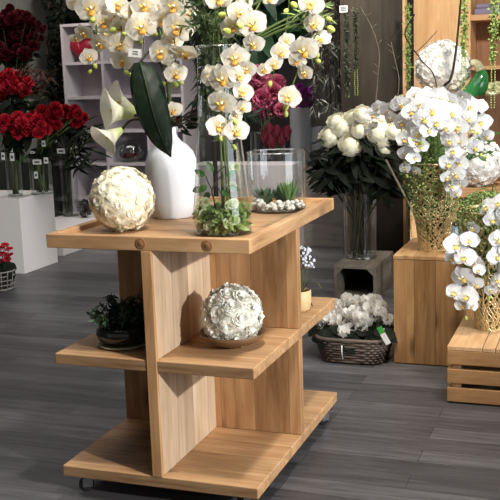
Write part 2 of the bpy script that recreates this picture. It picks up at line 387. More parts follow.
# two bent steel clips inside the gap
clip = MB()
for k in range(2): clip.tube([(.07+.03*k, .06, .171), (.085+.03*k, .05, .185), (.095+.03*k, .05, .197)], .002, 5)
clip.build('steel_clip', m_metal, C1)

# ================================================================== grey open crate under the peony vase
C2 = thing('grey_crate', 'weathered grey timber crate with an open front, carrying the glass vase of white peonies', 'crate', (.17, 3.40, 0))
GW, GD, GH = .30, .60, .245
box_part('top', m_grey_y, C2, 0, 0, GH-.022, GW, GD, GH, .002)
box_part('bottom', m_grey_y, C2, 0, 0, 0, GW, GD, .022, .002)
for x in (0, GW-.02): box_part('side', m_grey_y, C2, x, 0, .0225, x+.02, GD, GH-.0225, .002)
box_part('back', m_grey_x, C2, .0205, GD-.02, .0225, GW-.0205, GD-.001, GH-.0225, .002)
for sx, x in ((1, .0205), (-1, GW-.0205)):
    for sz, z in ((1, .0225), (-1, GH-.0225)):
        g = MB(); vs = [(x, .002, z), (x+sx*.045, .002, z), (x, .002, z+sz*.045), (x, .02, z), (x+sx*.045, .02, z), (x, .02, z+sz*.045)]
        g.add(vs, [(0, 1, 2), (3, 5, 4), (0, 3, 4, 1), (1, 4, 5, 2), (2, 5, 3, 0)]).build('corner_gusset', m_grey_x, C2, (0, 0, 0), False)

# ================================================================== white pedestal at left
P2 = MB().box(-.62, 0, 0, 0, .53, .635).build('white_pedestal', m_white_paint, None, (-2.59, 3.755, 0), False, .003)
tag(P2, 'white painted box pedestal carrying the vases of red flowers', 'pedestal')
# low white plinth behind it
P3 = MB().box(-.9, 0, 0, 0, 1.1, .24).build('white_plinth', m_white_paint, None, (-2.69, 4.55, 0), False, .003)
tag(P3, 'low white plinth at the foot of the white cube shelving', 'plinth')

# ================================================================== grey plank plinth at the back
gp0, gp1 = at(250, 200, 5.4).x, at(343, 200, 5.4).x
gz = at(300, 166, 5.4).z
P4 = MB().box(0, 0, 0, gp1-gp0, .5, gz).build('grey_plank_bench', m_greyplank, None, (gp0, 5.4, 0), False, .004)
tag(P4, 'long grey plank bench behind the display table, carrying glass flower vases', 'bench')

# ================================================================== white cube shelving
sh_l = at(68, 150, 6.2); sh_r = at(186, 150, 6.2)
SW = (sh_r.x-sh_l.x); SY = 6.2
S = thing('cube_shelving', 'white cube shelving unit against the dark wall behind the calla lilies', 'shelf', (sh_l.x, SY, 0))
rows = [at(103, py, SY).z for py in (22, 61, 96, 130, 163, 199, 236)]
rows = [max(r, .03) for r in rows]
tk = .03; SD = .36
MB().box(0, SD-.012, 0, SW, SD, rows[0]).build('back_panel', m_white_lam, S, smooth=False)
for i, x in enumerate([0] + [at(px, 100, SY).x-sh_l.x for px in (103, 145)] + [SW]):
    x = min(x, SW-tk)
    MB().box(0, 0, 0, tk, SD-.013, rows[0]-.0305).build('upright', m_white_lam, S, (x, 0, 0), False, .001)
xs = [0] + [at(px, 100, SY).x-sh_l.x for px in (103, 145)] + [SW-tk]
for j, z in enumerate(rows):
    if j == 0: MB().box(0, 0, -.03, SW, SD-.013, 0).build('shelf_board', m_white_lam, S, (0, 0, z), False, .001)
    else:
        for i in range(3): MB().box(xs[i]+tk+.0005, .003, -.03, xs[i+1]-.0005, SD-.013, 0).build('shelf_board', m_white_lam, S, (0, 0, z), False, .001)

# ================================================================== timber display bay at right
BY = 4.9
bx0, bx1, bx2 = pr_+.03, at(466, 100, BY).x, at(560, 100, BY).x
B = thing('display_bay', 'tall lit timber bay with a plain tan panel and open shelves at its side', 'shelving', (bx0, BY, 0))
MB().box(0, 0, 0, bx1-bx0, .03, 3.2).build('tan_panel', m_tan, B, smooth=False, bevel=.002)
sx0 = bx1-bx0
MB().box(0, 0, 0, .03, .4, 3.2).build('upright', m_tan, B, (sx0+.001, .0, 0), False, .002)
MB().box(0, 0, 0, .03, .4, 3.2).build('upright', m_tan, B, (bx2-bx0-.03, .0, 0), False, .002)
MB().box(0, 0, 0, bx2-bx1-.066, .02, 3.2).build('back_panel', m_brownback, B, (sx0+.033, .38, 0), False)
for py, t in ((14.5, .045), (66, .03), (127, .03), (190, .03)):
    z = at(480, py, BY).z
    MB().box(0, 0, -t, bx2-bx1-.066, .378, 0).build('shelf_board', m_tan_x, B, (sx0+.033, .0, z), False, .002)
SHZ = at(480, 14.5, BY).z; SHZ2 = at(480, 66, BY).z

# side table behind the pedestal, carrying the big flower balls
ty = 3.05; tz = at(462, 190.5, ty).z
tx0 = at(446, 200, ty).x
TB = thing('side_table', 'small pine table behind the plank pedestal with white flower balls on it', 'table', (tx0, ty, 0))
box_part('table_top', m_tan_x, TB, 0, 0, tz-.045, .8, .5, tz, .003)
for x in (.02, .73):
    for y in (.02, .43): box_part('leg', m_tan, TB, x, y, 0, x+.05, y+.05, tz-.0455, .002)
box_part('back_rail', m_tan_x, TB, .071, .455, tz-.2, .729, .475, tz-.0455, .002)
box_part('lower_shelf', m_tan_x, TB, .015, .10, .3, .785, .42, .33, .002)

# pale plinth behind the vases of the display table
wp0, wp1 = at(190, 200, 5.0), at(292, 200, 5.0); wpz = at(240, 165, 5.0).z
P5 = MB().box(0, 0, 0, wp1.x-wp0.x, .34, wpz).build('pale_plinth', m_white_lam, None, (wp0.x, 5.0, 0), False, .003)
tag(P5, 'wide pale plinth seen through the tall glass vase, before the grey plank bench', 'plinth')
# ================================================================== flower materials and shapes
m_orchid = petal_mat('orchid_petal', (.86, .82, .72), (.82, .66, .26), .08, .55)
m_orchid_w = petal_mat('orchid_petal_white', (.88, .88, .88), (.84, .84, .72), .05, .3)
m_lip_y = plain('orchid_lip_yellow', (.88, .58, .10), .5, trans=.15, var=.1)
m_lip_o = plain('orchid_lip_orange', (.80, .36, .05), .5, var=.35, scale=6)
m_bud = plain('orchid_bud', srgb(176, 190, 92), .5, var=.15)
m_stem = plain('green_stem', srgb(84, 100, 48), .55, var=.2)
m_stem_d = plain('dark_stem', srgb(44, 46, 28), .6, var=.2)
m_twig = plain('brown_twig', srgb(52, 38, 28), .7, var=.25, bump=.3)
m_twig_p = plain('pale_twig', srgb(112, 104, 88), .7, var=.25)
m_leafdk = plain('dark_leaf', srgb(22, 38, 22), .5, var=.3, scale=6, spec=.3)
m_leafmid = plain('leaf_midrib', srgb(46, 64, 36), .5)
m_leafbk = plain('blackish_leaf', srgb(17, 23, 14), .65, var=.3, scale=6, spec=.12)
m_leaf = plain('green_leaf', srgb(62, 96, 42), .45, var=.3, scale=12, trans=.1)
m_fern = plain('fern_leaf', srgb(80, 98, 62), .5, var=.35, scale=12, trans=.3)
m_leafl = plain('light_leaf', srgb(134, 156, 86), .5, var=.3, scale=20, trans=.15)
m_strand = plain('dull_strand', srgb(66, 74, 56), .7, var=.3)
m_moss = plain('moss_strand', srgb(138, 160, 92), .7, var=.35, scale=40)
m_moss_d = plain('moss_strand_dark', srgb(92, 122, 58), .7, var=.35, scale=40)
m_cream = petal_mat('cream_petal', (.92, .88, .73), (.88, .84, .62), .1, .75, trans=.14, var=.03)
m_creamw = petal_mat('white_petal', (.90, .89, .85), (.88, .87, .79), .1, .6, trans=.14, var=.03)
m_red = petal_mat('red_petal', srgb(158, 18, 34), srgb(96, 6, 16), .1, .8, trans=.12)
m_rose = petal_mat('rose_red_petal', srgb(190, 36, 54), srgb(120, 12, 28), .1, .8, trans=.12)
m_dkred = petal_mat('dark_red_petal', srgb(80, 14, 24), srgb(48, 6, 12), .1, .8, trans=.1)
m_glass = thin_glass('clear_glass')
m_glass_b = thin_glass('clear_glass_base', tint=(.82, .86, .85), boost=1.3, floor_=.05)
m_glass_r = thin_glass('glass_rim', tint=(.9, .93, .92), floor_=.22, rough=.12)
m_tag = plain('white_tag', srgb(226, 226, 222), .6, var=.02)
m_ink = plain('grey_ink', srgb(90, 90, 96), .7)
m_porc = plain('white_porcelain', srgb(222, 226, 234), .32, var=.02, scale=3, spec=.5)
m_gold = plain('gold_wire', srgb(236, 212, 160), .38, metal=.65, var=.12)
m_peb = plain('white_pebble', srgb(226, 224, 216), .6, var=.08, scale=14, bump=.1)

def orchid_petals(seed):
    r = random.Random(seed); mb = MB()
    def pet(ang, ln, wd, back, cup, pw):
        a = math.radians(ang + r.uniform(-5, 5)); ln *= r.uniform(.95, 1.05); bb = r.uniform(.7, 1.4)
        M = Matrix.Rotation(a-PI/2, 4, 'Z')
        def fn(u, v):
            w = wd*(math.sin(PI*min(1, max(0, v))**pw)**.62 if 0 < v < 1 else .03) + .02
            return (u*w, v*ln, back + .05 - cup*v*v*bb + .07*u*u*v + .012*math.sin(v*9+u*4))
        mb.grid(fn, 6, 8, 0, M)
    pet(90, .95, .40, -.02, .10, .8)
    pet(220, .92, .38, -.02, .16, .8); pet(320, .92, .38, -.02, .16, .8)
    pet(14, 1.0, .66, .01, .20, .70); pet(166, 1.0, .66, .01, .20, .70)
    return mb
def orchid_lip():
    mb = MB()
    for s in (-1, 1):     # two upright side lobes
        mb.grid(lambda u, v: (s*(.05+.15*v+.03*u), -.05+.12*v+.09*u*(1-v*.4), .08+.16*v), 3, 3, 0)
    def mid(u, v):        # forward tongue
        w = .15*math.sin(PI*(.15+.8*v)); return (u*w, -.08-.26*v, .10+.16*math.sin(v*2.2)-.04*u*u)
    mb.grid(mid, 4, 4, 1)
    mb.ball((0, .04, .12), .07, 6, 2, (1, 1.1, 1.5))
    mb.v = [(x*1.3, y*1.3, z*1.15) for x, y, z in mb.v]
    return mb
OP = [orchid_petals(k) for k in range(5)]
OM = [o.mesh('orchid_bloom', m_orchid) for o in OP]; OMW = [o.mesh('orchid_bloom_white', m_orchid_w) for o in OP]
OL = orchid_lip().mesh('orchid_lip', [m_lip_y, m_lip_o, m_creamw])
m_lip_p = plain('orchid_lip_pale', (.80, .72, .36), .5, trans=.15, var=.1)
OLW = orchid_lip().mesh('orchid_lip_pale', [m_lip_p, m_lip_y, m_orchid_w])
BUD = MB().ball((0, 0, 0), 1, 8, 0, (.8, .8, 1.15)).mesh('bud', m_bud)

def orchid_spray(label, path, flowers, buds=(), group=None, white=False, rad=.004, leaf=None, spread=.55, stem_mat=None):
    """path: [(px,py,Y)] base first; flowers: [(px,py,rpx,Y)]"""
    pts = [at(*p) if not isinstance(p, Vector) else p for p in path]
    root = thing('orchid_spray', label, 'orchid', pts[0], 0, group); O = pts[0]
    sp = smooth_path(pts, 6)
    st = MB().tube([p-O for p in sp], [rad*(1-.5*i/len(sp)) for i in range(len(sp))], 6)
    def near(p): return min(sp, key=lambda q: (q-p).length)
    for (px, py, r, Y) in flowers:
        p = at(px, py, Y); s = r*(1.1 if white else 1.17)/ppm(p)
        n = (CAM-p).normalized() + rv(spread) + Vector((0, 0, -.12))
        M = frame(p-O, n, R_.uniform(-.4, .4), s*R_.uniform(.88, 1.0))
        k = R_.randrange(5)
        f = link_mesh('flower', (OMW if white else OM)[k], root, M)
        link_mesh('lip', OLW if white else OL, f, Matrix.Identity(4))
        q = near(p); back = p - n.normalized()*s*.06
        st.tube([q-O, (q+back)/2-O+Vector((0, 0, .01)), back-O], rad*.45, 5)
    for (px, py, r, Y) in buds:
        p = at(px, py, Y); s = r/ppm(p); q = near(p)
        link_mesh('bud', BUD, root, frame(p-O, (p-q) + Vector((0, 0, -.01)), 0, s))
        st.tube([q-O, p-O], rad*.45, 5)
    st.build('stem', stem_mat or m_stem, root)
    return root

# ================================================================== flower balls
ROS = [ranunculus_mb(k+11, 6, .13, .03).mesh('rosette', m_cream) for k in range(4)]
ROSW = [ranunculus_mb(k+21, 5, .17, .07).mesh('rosette_white', m_creamw) for k in range(4)]
ROSM = [ranunculus_mb(k+25, 5, .20, .07).mesh('rosette_ruffled', petal_mat('ivory_petal%d' % k, (.92, .90, .82), (.90, .87, .72), .1, .7, trans=.12, var=.03)) for k in range(4)]
CARW = [carnation_mb(k+3, 46).mesh('hydrangea_floret', m_creamw) for k in range(3)]
def flower_ball(label, c, R, n, meshes, core, fs, group=None, core_r=.86):
    root = thing('flower_ball', label, 'flower ball', Vector(c)-Vector((0, 0, R)), 0, group)
    MB().ball((0, 0, R), R*core_r, 16).build('core', core, root)
    for k in range(n):
        z = 1-2*(k+.5)/n; a = k*2.399963; d = Vector((math.sqrt(1-z*z)*math.cos(a), math.sqrt(1-z*z)*math.sin(a), z))
        s = fs*R_.uniform(.88, 1.14)
        p = Vector((0, 0, R)) + d*(R-s*.70)
        link_mesh('rosette', meshes[R_.randrange(len(meshes))], root, frame(p, d+rv(.15), R_.uniform(0, 6), s))
    return root
cream_core = plain('cream_core', (.86, .82, .64), .8, trans=.2)
white_core = plain('white_core', (.88, .86, .78), .8, trans=.2)
zt = zT-.02
flower_ball('round ball of cream rosettes resting on the tray beside the white vase', (.204, .228, zt+.122), .119, 60, ROS, cream_core, .043)
flower_ball('ball of ruffled white blooms sitting in a shallow bowl on the middle shelf', (.622, .262, zM+.009+.108), .110, 42, ROSM, cream_core, .046)
# its bowl
m_bowl = plain('brown_ceramic', srgb(120, 92, 66), .3, var=.15)
bw = MB().lathe([(0, .0), (.05, 0), (.055, .005), (.092, .018), (.120, .038), (.130, .054), (.128, .056), (.126, .054), (.116, .040), (.088, .023), (.045, .011), (0, .010)], 40).build('shallow_bowl', m_bowl, None, (.622, .262, zM))
tag(bw, 'shallow brown bowl under the white flower ball on the middle shelf', 'bowl')

# ================================================================== white vase with callas, leaf
V1 = Vector((.245, .60, zt))
vz = MB().lathe([(0, 0), (.078, 0), (.086, .006), (.100, .06), (.108, .14), (.110, .20), (.106, .235), (.094, .270), (.070, .298), (.045, .316), (.033, .330), (.030, .350), (.034, .372), (.031, .372), (.026, .350), (.028, .330), (.040, .312), (.064, .292), (.088, .264), (.098, .22), (.098, .1), (.07, .012), (0, .01)], 48).build('white_vase', m_porc, None, V1)
tag(vz, 'tall white bottle vase with a narrow neck on the tray, holding calla lilies', 'vase')
mouth = V1 + Vector((0, 0, .35))
# calla lilies
m_calla = petal_mat('calla_spathe', (.86, .84, .72), (.62, .70, .30), .2, .8, trans=.25)
m_spadix = plain('calla_spadix', srgb(222, 186, 72), .6)
def calla(label, open_px, throat_px, Y, size, stem_pts):
    o = at(*open_px, Y); t = at(*throat_px, Y+.09)
    root = thing('calla_lily', label, 'calla lily', tuple(mouth-Vector((0, 0, .24))), 0, None); O = Vector(root.location)
    ax = (o-t); ln = ax.length
    def fn(u, v):
        a = u*PI*1.05; top = .5+.5*math.cos(a)
        fl = .08+.22*v**.8+.24*v**5; rf = 1+.09*math.sin(a*4+1)*v**3
        return (fl*math.sin(a)*rf, fl*math.cos(a)*rf+.10*v**3*(top-.4), v*(.80+.28*top*v) - .10*max(0, v-.8)*5*(1-top)*.6)
    mb = MB().grid(fn, 20, 10)
    link_mesh('spathe', mb.mesh('spathe', m_calla), root, frame(t-O, ax, 0, ln))
    link_mesh('spadix', MB().tube([(0, .0, .15), (0, .02, .75)], [.045, .03], 8).mesh('spadix', m_spadix), root, frame(t-O, ax, 0, ln))
    pts = [O, mouth] + [at(*p) for p in stem_pts] + [t+ax*.08]
    MB().tube([p-O for p in smooth_path(pts, 6)], .0055, 7).build('stem', m_stem_d, root)
calla('white calla lily held highest, its trumpet opening up and left above the flower ball', (103, 109), (133, 116), .36, 1, [(172, 118, .56), (150, 116, .48)])
calla('second white calla lily, just behind the highest one and half hidden by it', (111, 99), (136, 112), .48, 1, [(174, 116, .60), (152, 110, .55)])
calla('lowest white calla lily on a dark arching stem, drooping over the flower ball', (101, 142), (123, 129), .33, 1, [(174, 120, .56), (150, 120, .46), (132, 120, .40)])
# large dark leaf
root = thing('broad_leaf', 'large dark green broad leaf hanging in front of the white vase neck', 'leaf', tuple(mouth-Vector((0, 0, .2)))); O = Vector(root.location)
cl = smooth_path([at(140, 62, .40), at(146, 84, .37), at(153, 112, .36), at(162, 138, .37), at(171, 157, .38)], 4)
wd = [w_*.80 for w_ in (.03, .052, .068, .076, .08, .082, .082, .08, .078, .075, .07, .063, .055, .044, .031, .016, .002)]
mb = MB(); vs = []; fs = []; NU = 8
for i, p in enumerate(cl):
    t = (cl[min(i+1, len(cl)-1)]-cl[max(i-1, 0)]).normalized(); n = (CAM-p).normalized(); sd = t.cross(n).normalized(); n = sd.cross(t)
    for j in range(NU+1):
        u = j/NU*2-1; vs.append(p - O + sd*u*wd[i] - n*.10*wd[i]*4*abs(u)**1.5 + n*.004*math.sin(i*2.1+abs(u)*5))
for i in range(len(cl)-1):
    for j in range(NU): fs.append((i*(NU+1)+j, i*(NU+1)+j+1, (i+1)*(NU+1)+j+1, (i+1)*(NU+1)+j))
lf = mb.add(vs, fs).build('blade', m_leafdk, root)
so = lf.modifiers.new('thickness', 'SOLIDIFY'); so.thickness = .002
MB().tube([p-O+(CAM-p).normalized()*.004 for p in cl], [.004*(1-i/len(cl))+.001 for i in range(len(cl))], 6).build('midrib', m_leafmid, lf)
MB().tube([p-O for p in smooth_path([O, mouth+Vector((-.006, .01, 0)), at(166, 80, .52), at(152, 52, .45), at(140, 62, .40)], 6)], .005, 6).build('leaf_stalk', m_stem_d, root)
# small dark sprig by the vase neck
root = thing('leafy_sprig', 'small dark leafy sprig poking out right of the white vase neck', 'sprig', tuple(mouth-Vector((0, 0, .22)))); O = Vector(root.location)
fo = MB(); tw = MB()
for tip in ((205, 104), (203, 110), (198, 116), (196, 122), (164, 122)):
    e = at(*tip, .55); tw.tube([p-O for p in smooth_path([O, mouth, (mouth+e)/2+Vector((0, 0, .015)), e], 5)], .0025, 5)
    for k in range(4):
        p = mouth.lerp(e, .4+.18*k)+rv(.006); fo.merge(leaf_mb(.055, .016, .2), frame(p-O, Vector((0, -1, .6))+rv(.7), R_.uniform(-2.4, -.6) if tip[0] > 170 else 1.2))
fo.build('leaves', m_leafbk, root); tw.build('twigs', m_twig, root)

# ================================================================== orchids of the white vase
up1 = [mouth-Vector((.0, 0, .24)), mouth]
orchid_spray('cream orchid spray hanging furthest left, in front of the red vase on the white shelves', up1 + [(168, 70, .56), (140, -30, .50), (100, -40, .46), (96, 10, .44), (97, 40, .43), (95, 68, .43)],
   [(91, 8, 15, .42), (77, 4, 11, .45), (103, 22, 13, .45), (84, 33, 10, .41), (76, 38, 7, .43), (100, 44, 11, .42), (89, 57, 9, .40), (106, 36, 9, .47)],
   [(95, 66, 3, .43), (93, 20, 4, .41), (90, 72, 2.5, .43)], 'cream orchid sprays arching from the white vase')
orchid_spray('cream orchid spray with pale hanging blooms, second from the left', up1 + [(166, 60, .58), (150, -40, .54), (125, -40, .50), (121, 5, .47), (122, 40, .46), (123, 72, .46)],
   [(118, 6, 13, .45), (128, 18, 11, .48), (119, 28, 10, .47), (120, 45, 12, .45), (122, 61, 11, .45), (112, 18, 10, .48)],
   [(126, 72, 3, .46), (131, 75, 2.5, .46), (113, 30, 3.5, .45), (124, 34, 3, .44)], 'cream orchid sprays arching from the white vase')
orchid_spray('cream orchid spray hanging straight down with a white name tag, behind the broad leaf', up1 + [(165, 50, .60), (158, -45, .55), (144, -30, .45), (143, 20, .42), (144, 55, .42)],
   [(141, 27, 15, .39), (145, 6, 14, .42), (133, 12, 12, .44), (152, 18, 11, .43)], [(140, 41, 4, .41), (155, 34, 3, .43)], 'cream orchid sprays arching from the white vase')
orchid_spray('cream orchid spray with the fullest blooms, hanging above the white vase', up1 + [(172, 60, .60), (176, -45, .55), (168, -20, .47), (172, 25, .43), (176, 55, .43), (172, 82, .44)],
   [(174, 6, 15, .42), (163, 19, 14, .44), (158, 4, 12, .47), (178, 28, 16, .40), (162, 53, 15, .42), (184, 53, 15, .41), (176, 74, 12, .40), (172, 41, 12, .45), (188, 14, 11, .45), (173, 110, 9, .50)],
   [(163, 84, 3, .44), (175, 84, 4, .43), (181, 82, 3, .44)], 'cream orchid sprays arching from the white vase')
# tag hanging on the spray
root = thing('name_tag', 'small white tag hanging on a thread below the cream orchids', 'tag', at(135, 53, .40))
MB().box(-.026, 0, -.016, .026, .002, .016).build('card', m_tag, root, smooth=False).rotation_euler = (0, .12, .3)
c_ = MB()
for k in range(2): c_.box(-.010, -.001, -.006+.009*k, .012, 0, -.002+.009*k)
c_.build('print', m_ink, root, smooth=False).rotation_euler = (0, .12, .3)
MB().tube([Vector((.024, 0, .0)), at(144, 46, .42)-Vector(root.location)], .0008, 4).build('thread', m_twig, root)

# ================================================================== tall glass with orchids
TG = Vector((.610, .235, zt)); TGH = .68
tg = thing('tall_glass_vase', 'tall clear glass vase widening to its base at the front corner of the tray', 'vase', TG)
prof = [(.106, .012), (.110, .03), (.106, .10), (.094, .22), (.080, .36), (.072, .50), (.070, .62), (.073, TGH)]
MB().lathe(prof, 48).build('glass_wall', m_glass, tg)
MB().lathe([(0, 0), (.102, 0), (.108, .006), (.107, .012), (.1, .014), (0, .014)], 48).build('glass_base', m_glass_b, tg)
tr = MB(); tr.lathe([(.073+.003*math.cos(a*PI/4), TGH+.003*math.sin(a*PI/4)) for a in range(9)], 48); tr.build('rim', m_glass_r, tg)
def inside(r, z): a = R_.uniform(0, 2*PI); q = r*math.sqrt(R_.random()); return Vector((q*math.cos(a), q*math.sin(a), z))
ms = MB()
for k in range(520):
    p = inside(.092, R_.uniform(.022, .10) ); ms.merge(leaf_mb(R_.uniform(.02, .038), .018, .5), frame(p, rv(1)+Vector((0, 0, .5)), R_.uniform(0, 6)))
o = ms.build('moss_filling', m_leafl, None, TG); tag(o, 'pale green moss filling the bottom of the tall glass vase', 'moss', kind='stuff')
SML = [bloom_mb(3, 5, 1, .8, .06, k+40).mesh('small_bloom', plain('greenwhite%d' % k, srgb(206, 214, 172), .6, trans=.2)) for k in range(2)]
for k, (px, py) in enumerate(((203, 202), (199, 214), (233, 206), (243, 222), (228, 224), (209, 226), (240, 205), (232, 186), (235, 168), (218, 208))):
    p = at(px, py, .23+(-.075 if k < 7 else .02)); d = Vector((p.x-TG.x, p.y-TG.y, 0))
    if d.length > .082: d = d.normalized()*.082
    p = Vector((TG.x+d.x, TG.y+d.y, p.z))
    o = link_mesh('greenish_bloom', SML[k % 2], None, frame(p, (CAM-p).normalized()+rv(.4), 0, .017)); tag(o, 'small greenish white bloom inside the tall glass vase', 'flower', 'small greenish blooms inside the tall glass vase')
# dark twig with leaves inside
root = thing('leafy_twig', 'dark twisted twig with small leaves standing inside the tall glass vase', 'twig', tuple(TG+Vector((0, 0, .016)))); O = Vector(root.location)
tw = MB(); 
tw.tube([p-O for p in smooth_path([O+Vector((-.01, 0, 0)), at(214, 200, .2), at(212, 190, .19), at(217, 180, .2), at(218, 172, .2), at(225, 166, .22)], 6)], .003, 6)
tw.tube([p-O for p in smooth_path([at(212, 190, .19), at(208, 182, .2), at(206, 176, .2)], 5)], .002, 6)
tw.tube([p-O for p in smooth_path([O+Vector((.02, .01, 0)), at(221, 194, .2), at(216, 184, .2), at(221, 176, .2)], 6)], .0025, 6)
tw.build('twigs', m_twig, root)
fo = MB()
for px, py, a in ((205, 176, 1), (201, 188, 1.9), (209, 192, 2.6), (222, 190, -2.4), (226, 176, -1.2), (228, 186, -2), (207, 185, 2.2), (213, 172, .5), (231, 197, -2.6)):
    fo.merge(leaf_mb(.045, .024, .3), frame(at(px, py, .2)-O, (CAM-at(px, py, .2)).normalized()+rv(.5), a))
fo.build('leaves', m_leaf, root)
# greenery spilling over the rim and down in the glass
root = thing('trailing_greenery', 'dark feathery greenery filling the upper half of the tall glass vase', 'foliage', tuple(TG+Vector((0, 0, .09)))); O = Vector(root.location)
fo = MB(); tw = MB()
for k in range(54):
    a = R_.uniform(0, 6.28); r = R_.uniform(.0, .05); z0 = R_.uniform(.55, .70); z1 = R_.uniform(.24, .48)
    p0 = Vector((r*math.cos(a), r*math.sin(a), z0)); p1 = Vector((r*math.cos(a)*1.2, r*math.sin(a)*1.2, z1))
    tw.tube([p0, (p0+p1)/2+rv(.01), p1], .0012, 4)
    for j in range(11):
        p = p0.lerp(p1, R_.random()); fo.merge(leaf_mb(R_.uniform(.02, .042), R_.uniform(.007, .016), .3), frame(p, rv(1)+Vector((0, -.6, 0)), R_.uniform(0, 6)))
for k in range(26):     # sprays above the rim
    a = R_.uniform(0, 6.28); p0 = Vector((0, 0, .55)); p1 = Vector((.15*math.cos(a), .15*math.sin(a), R_.uniform(.62, .92)))
    mid = Vector((.055*math.cos(a), .055*math.sin(a), .66)); path = smooth_path([p0, mid, p1], 5); tw.tube(path, .0014, 4)
    for j in range(16):
        p = path[R_.randrange(4, len(path))]+rv(.012); fo.merge(leaf_mb(R_.uniform(.03, .055), R_.uniform(.006, .012), .3), frame(p, rv(1)+Vector((0, -.5, 0)), R_.uniform(0, 6)))
tw.tube([(0, 0, -.07), (.004, 0, .2), (0, 0, .55)], .004, 6)
fo.build('leaves', m_fern, root); tw.build('stems', m_stem, root)
tm = TG+Vector((0, 0, TGH+.03)); in1 = TG+Vector((.01, 0, .10))
orchid_spray('cream orchid spray with yellow throats cascading down the front of the tall glass vase', [in1, tm, (230, -30, .20), (246, -20, .12), (247, 30, .08), (238, 66, .06), (234, 100, .05), (222, 132, .06)],
   [(219, -2, 15, .10), (240, 13, 12, .08), (233, 27, 12, .09), (252, 24, 14, .05), (254, 44, 10, .06), (235, 58, 14, .05), (247, 69, 10, .05), (223, 79, 15, .03), (211, 76, 11, .07), (240, 76, 11, .04), (243, 92, 11, .04), (222, 103, 14, .02), (243, 108, 9, .04), (236, 117, 7, .05), (219, 127, 12, .03), (237, 131, 12, .03), (244, 3, 8, .1)],
   [(222, 15, 4, .08), (240, 26, 4, .03), (227, 31, 4, .05), (235, 122, 3.5, .03), (221, 138, 3.5, .03), (234, 147, 3, .04)], spread=.4)
orchid_spray('cream orchid spray arching to the right of the tall glass vase, over the round terrarium', [in1+Vector((.02, .01, 0)), tm+Vector((.02, .01, 0)), (262, 0, .24), (290, -30, .28), (318, -10, .30), (320, 25, .30), (306, 52, .28), (293, 84, .27), (286, 110, .27)],
   [(311, 4, 13, .28), (314, 24, 10, .29), (321, 39, 11, .29), (304, 50, 15, .25), (297, 61, 9, .27), (305, 73, 9, .26), (289, 97, 12, .24)],
   [(316, 54, 4, .28), (318, 61, 3, .28), (286, 107, 3.5, .27), (286, 114, 3, .27), (331, 29, 4, .30), (329, 19, 3, .3)], spread=.5)
orchid_spray('smaller dim orchid spray hanging behind the dark leaf, above the magenta heather', [in1+Vector((.0, .03, 0)), tm+Vector((.01, .03, 0)), (256, 10, .36), (268, -25, .42), (288, -10, .46), (285, 35, .48), (274, 72, .48)],
   [(281, 52, 10, .46), (274, 64, 10, .46), (264, 70, 7, .48), (287, 40, 8, .48), (270, -2, 9, .44)], [(286, 11, 3, .46), (294, 5, 4, .46), (270, 84, 3, .48)], spread=.6)

# ================================================================== round glass terrarium
TR = Vector((.622, .84, zt)); r_, h_ = .124, .25
tr_ = thing('glass_terrarium', 'low round clear glass terrarium of succulents and pebbles at the back of the tray', 'terrarium', TR)
MB().lathe([(r_, .012), (r_, h_)], 56).build('glass_wall', m_glass, tr_)
MB().lathe([(0, 0), (r_-.004, 0), (r_, .006), (r_, .012), (0, .013)], 56).build('glass_base', m_glass_b, tr_)
MB().lathe([(r_+.0028*math.cos(a*PI/4), h_+.0028*math.sin(a*PI/4)) for a in range(9)], 56).build('rim', m_glass_r, tr_)
pe = []
for k in range(3):
    mb = MB().ball((0, 0, 0), 1, 7, 0, (1, .8, .62)); rr = random.Random(k); mb.v = [tuple(c*(1+.12*math.sin(3*x+5*y+k)) for c in (x, y, z)) for x, y, z in mb.v]; pe.append(mb.mesh('pebble', m_peb))
for k in range(74):
    a = R_.uniform(PI*.95, PI*2.15); q = r_*math.sqrt(R_.uniform(.25, .80)); ps = R_.uniform(.008, .016)
    p = TR+Vector((q*math.cos(a), q*math.sin(a), .013+ps*.5+R_.choice((0, .012, .022))))
    o = link_mesh('pebble', pe[k % 3], None, frame(p, rv(.4)+Vector((0, 0, 1)), R_.uniform(0, 6), ps)); tag(o, 'small white pebble at the front of the round glass terrarium', 'pebble', 'white pebbles in the glass terrarium')
def rosette_plant(name, label, cat, c, n, ln, wd, mat, up=.5, bend=.3):
    root = thing(name, label, cat, c); fo = MB()
    for k in range(n):
        a = k*2.4; t = k/n; d = Vector((math.cos(a), math.sin(a), 0))
        nn = (Vector((0, 0, 1))*(1-t*.2) - d*(up+1.2*(1-t))).normalized()
        yv = (d*(.35+.65*(1-t)) + Vector((0, 0, up+t*.9))).normalized(); xv = yv.cross(nn).normalized(); zv = xv.cross(yv)
        M = Matrix(((xv.x, yv.x, zv.x, 0), (xv.y, yv.y, zv.y, 0), (xv.z, yv.z, zv.z, 0), (0, 0, 0, 1)))
        fo.merge(leaf_mb(ln*R_.uniform(.75, 1.1), wd, -bend*.4, .25), M)
    fo.build('leaves', mat, root); MB().tube([(0, 0, -.005), (0, 0, ln*.3)], [.010, .005], 7).build('stem', m_stem, root); return root
m_succ = plain('succulent_blue_green', srgb(70, 98, 74), .5, var=.25); m_succ2 = plain('succulent_green', srgb(98, 130, 70), .5, var=.25)
rosette_plant('succulent', 'dark green rosette succulent in the left half of the glass terrarium', 'succulent', TR+Vector((-.058, .015, .018)), 22, .085, .034, m_succ)
rosette_plant('succulent', 'tall grassy green succulent in the right half of the glass terrarium', 'succulent', TR+Vector((.045, .02, .018)), 38, .115, .013, m_succ2, .9)
rosette_plant('succulent', 'small bluish succulent at the back of the glass terrarium', 'succulent', TR+Vector((-.01, .075, .018)), 20, .085, .026, m_succ)

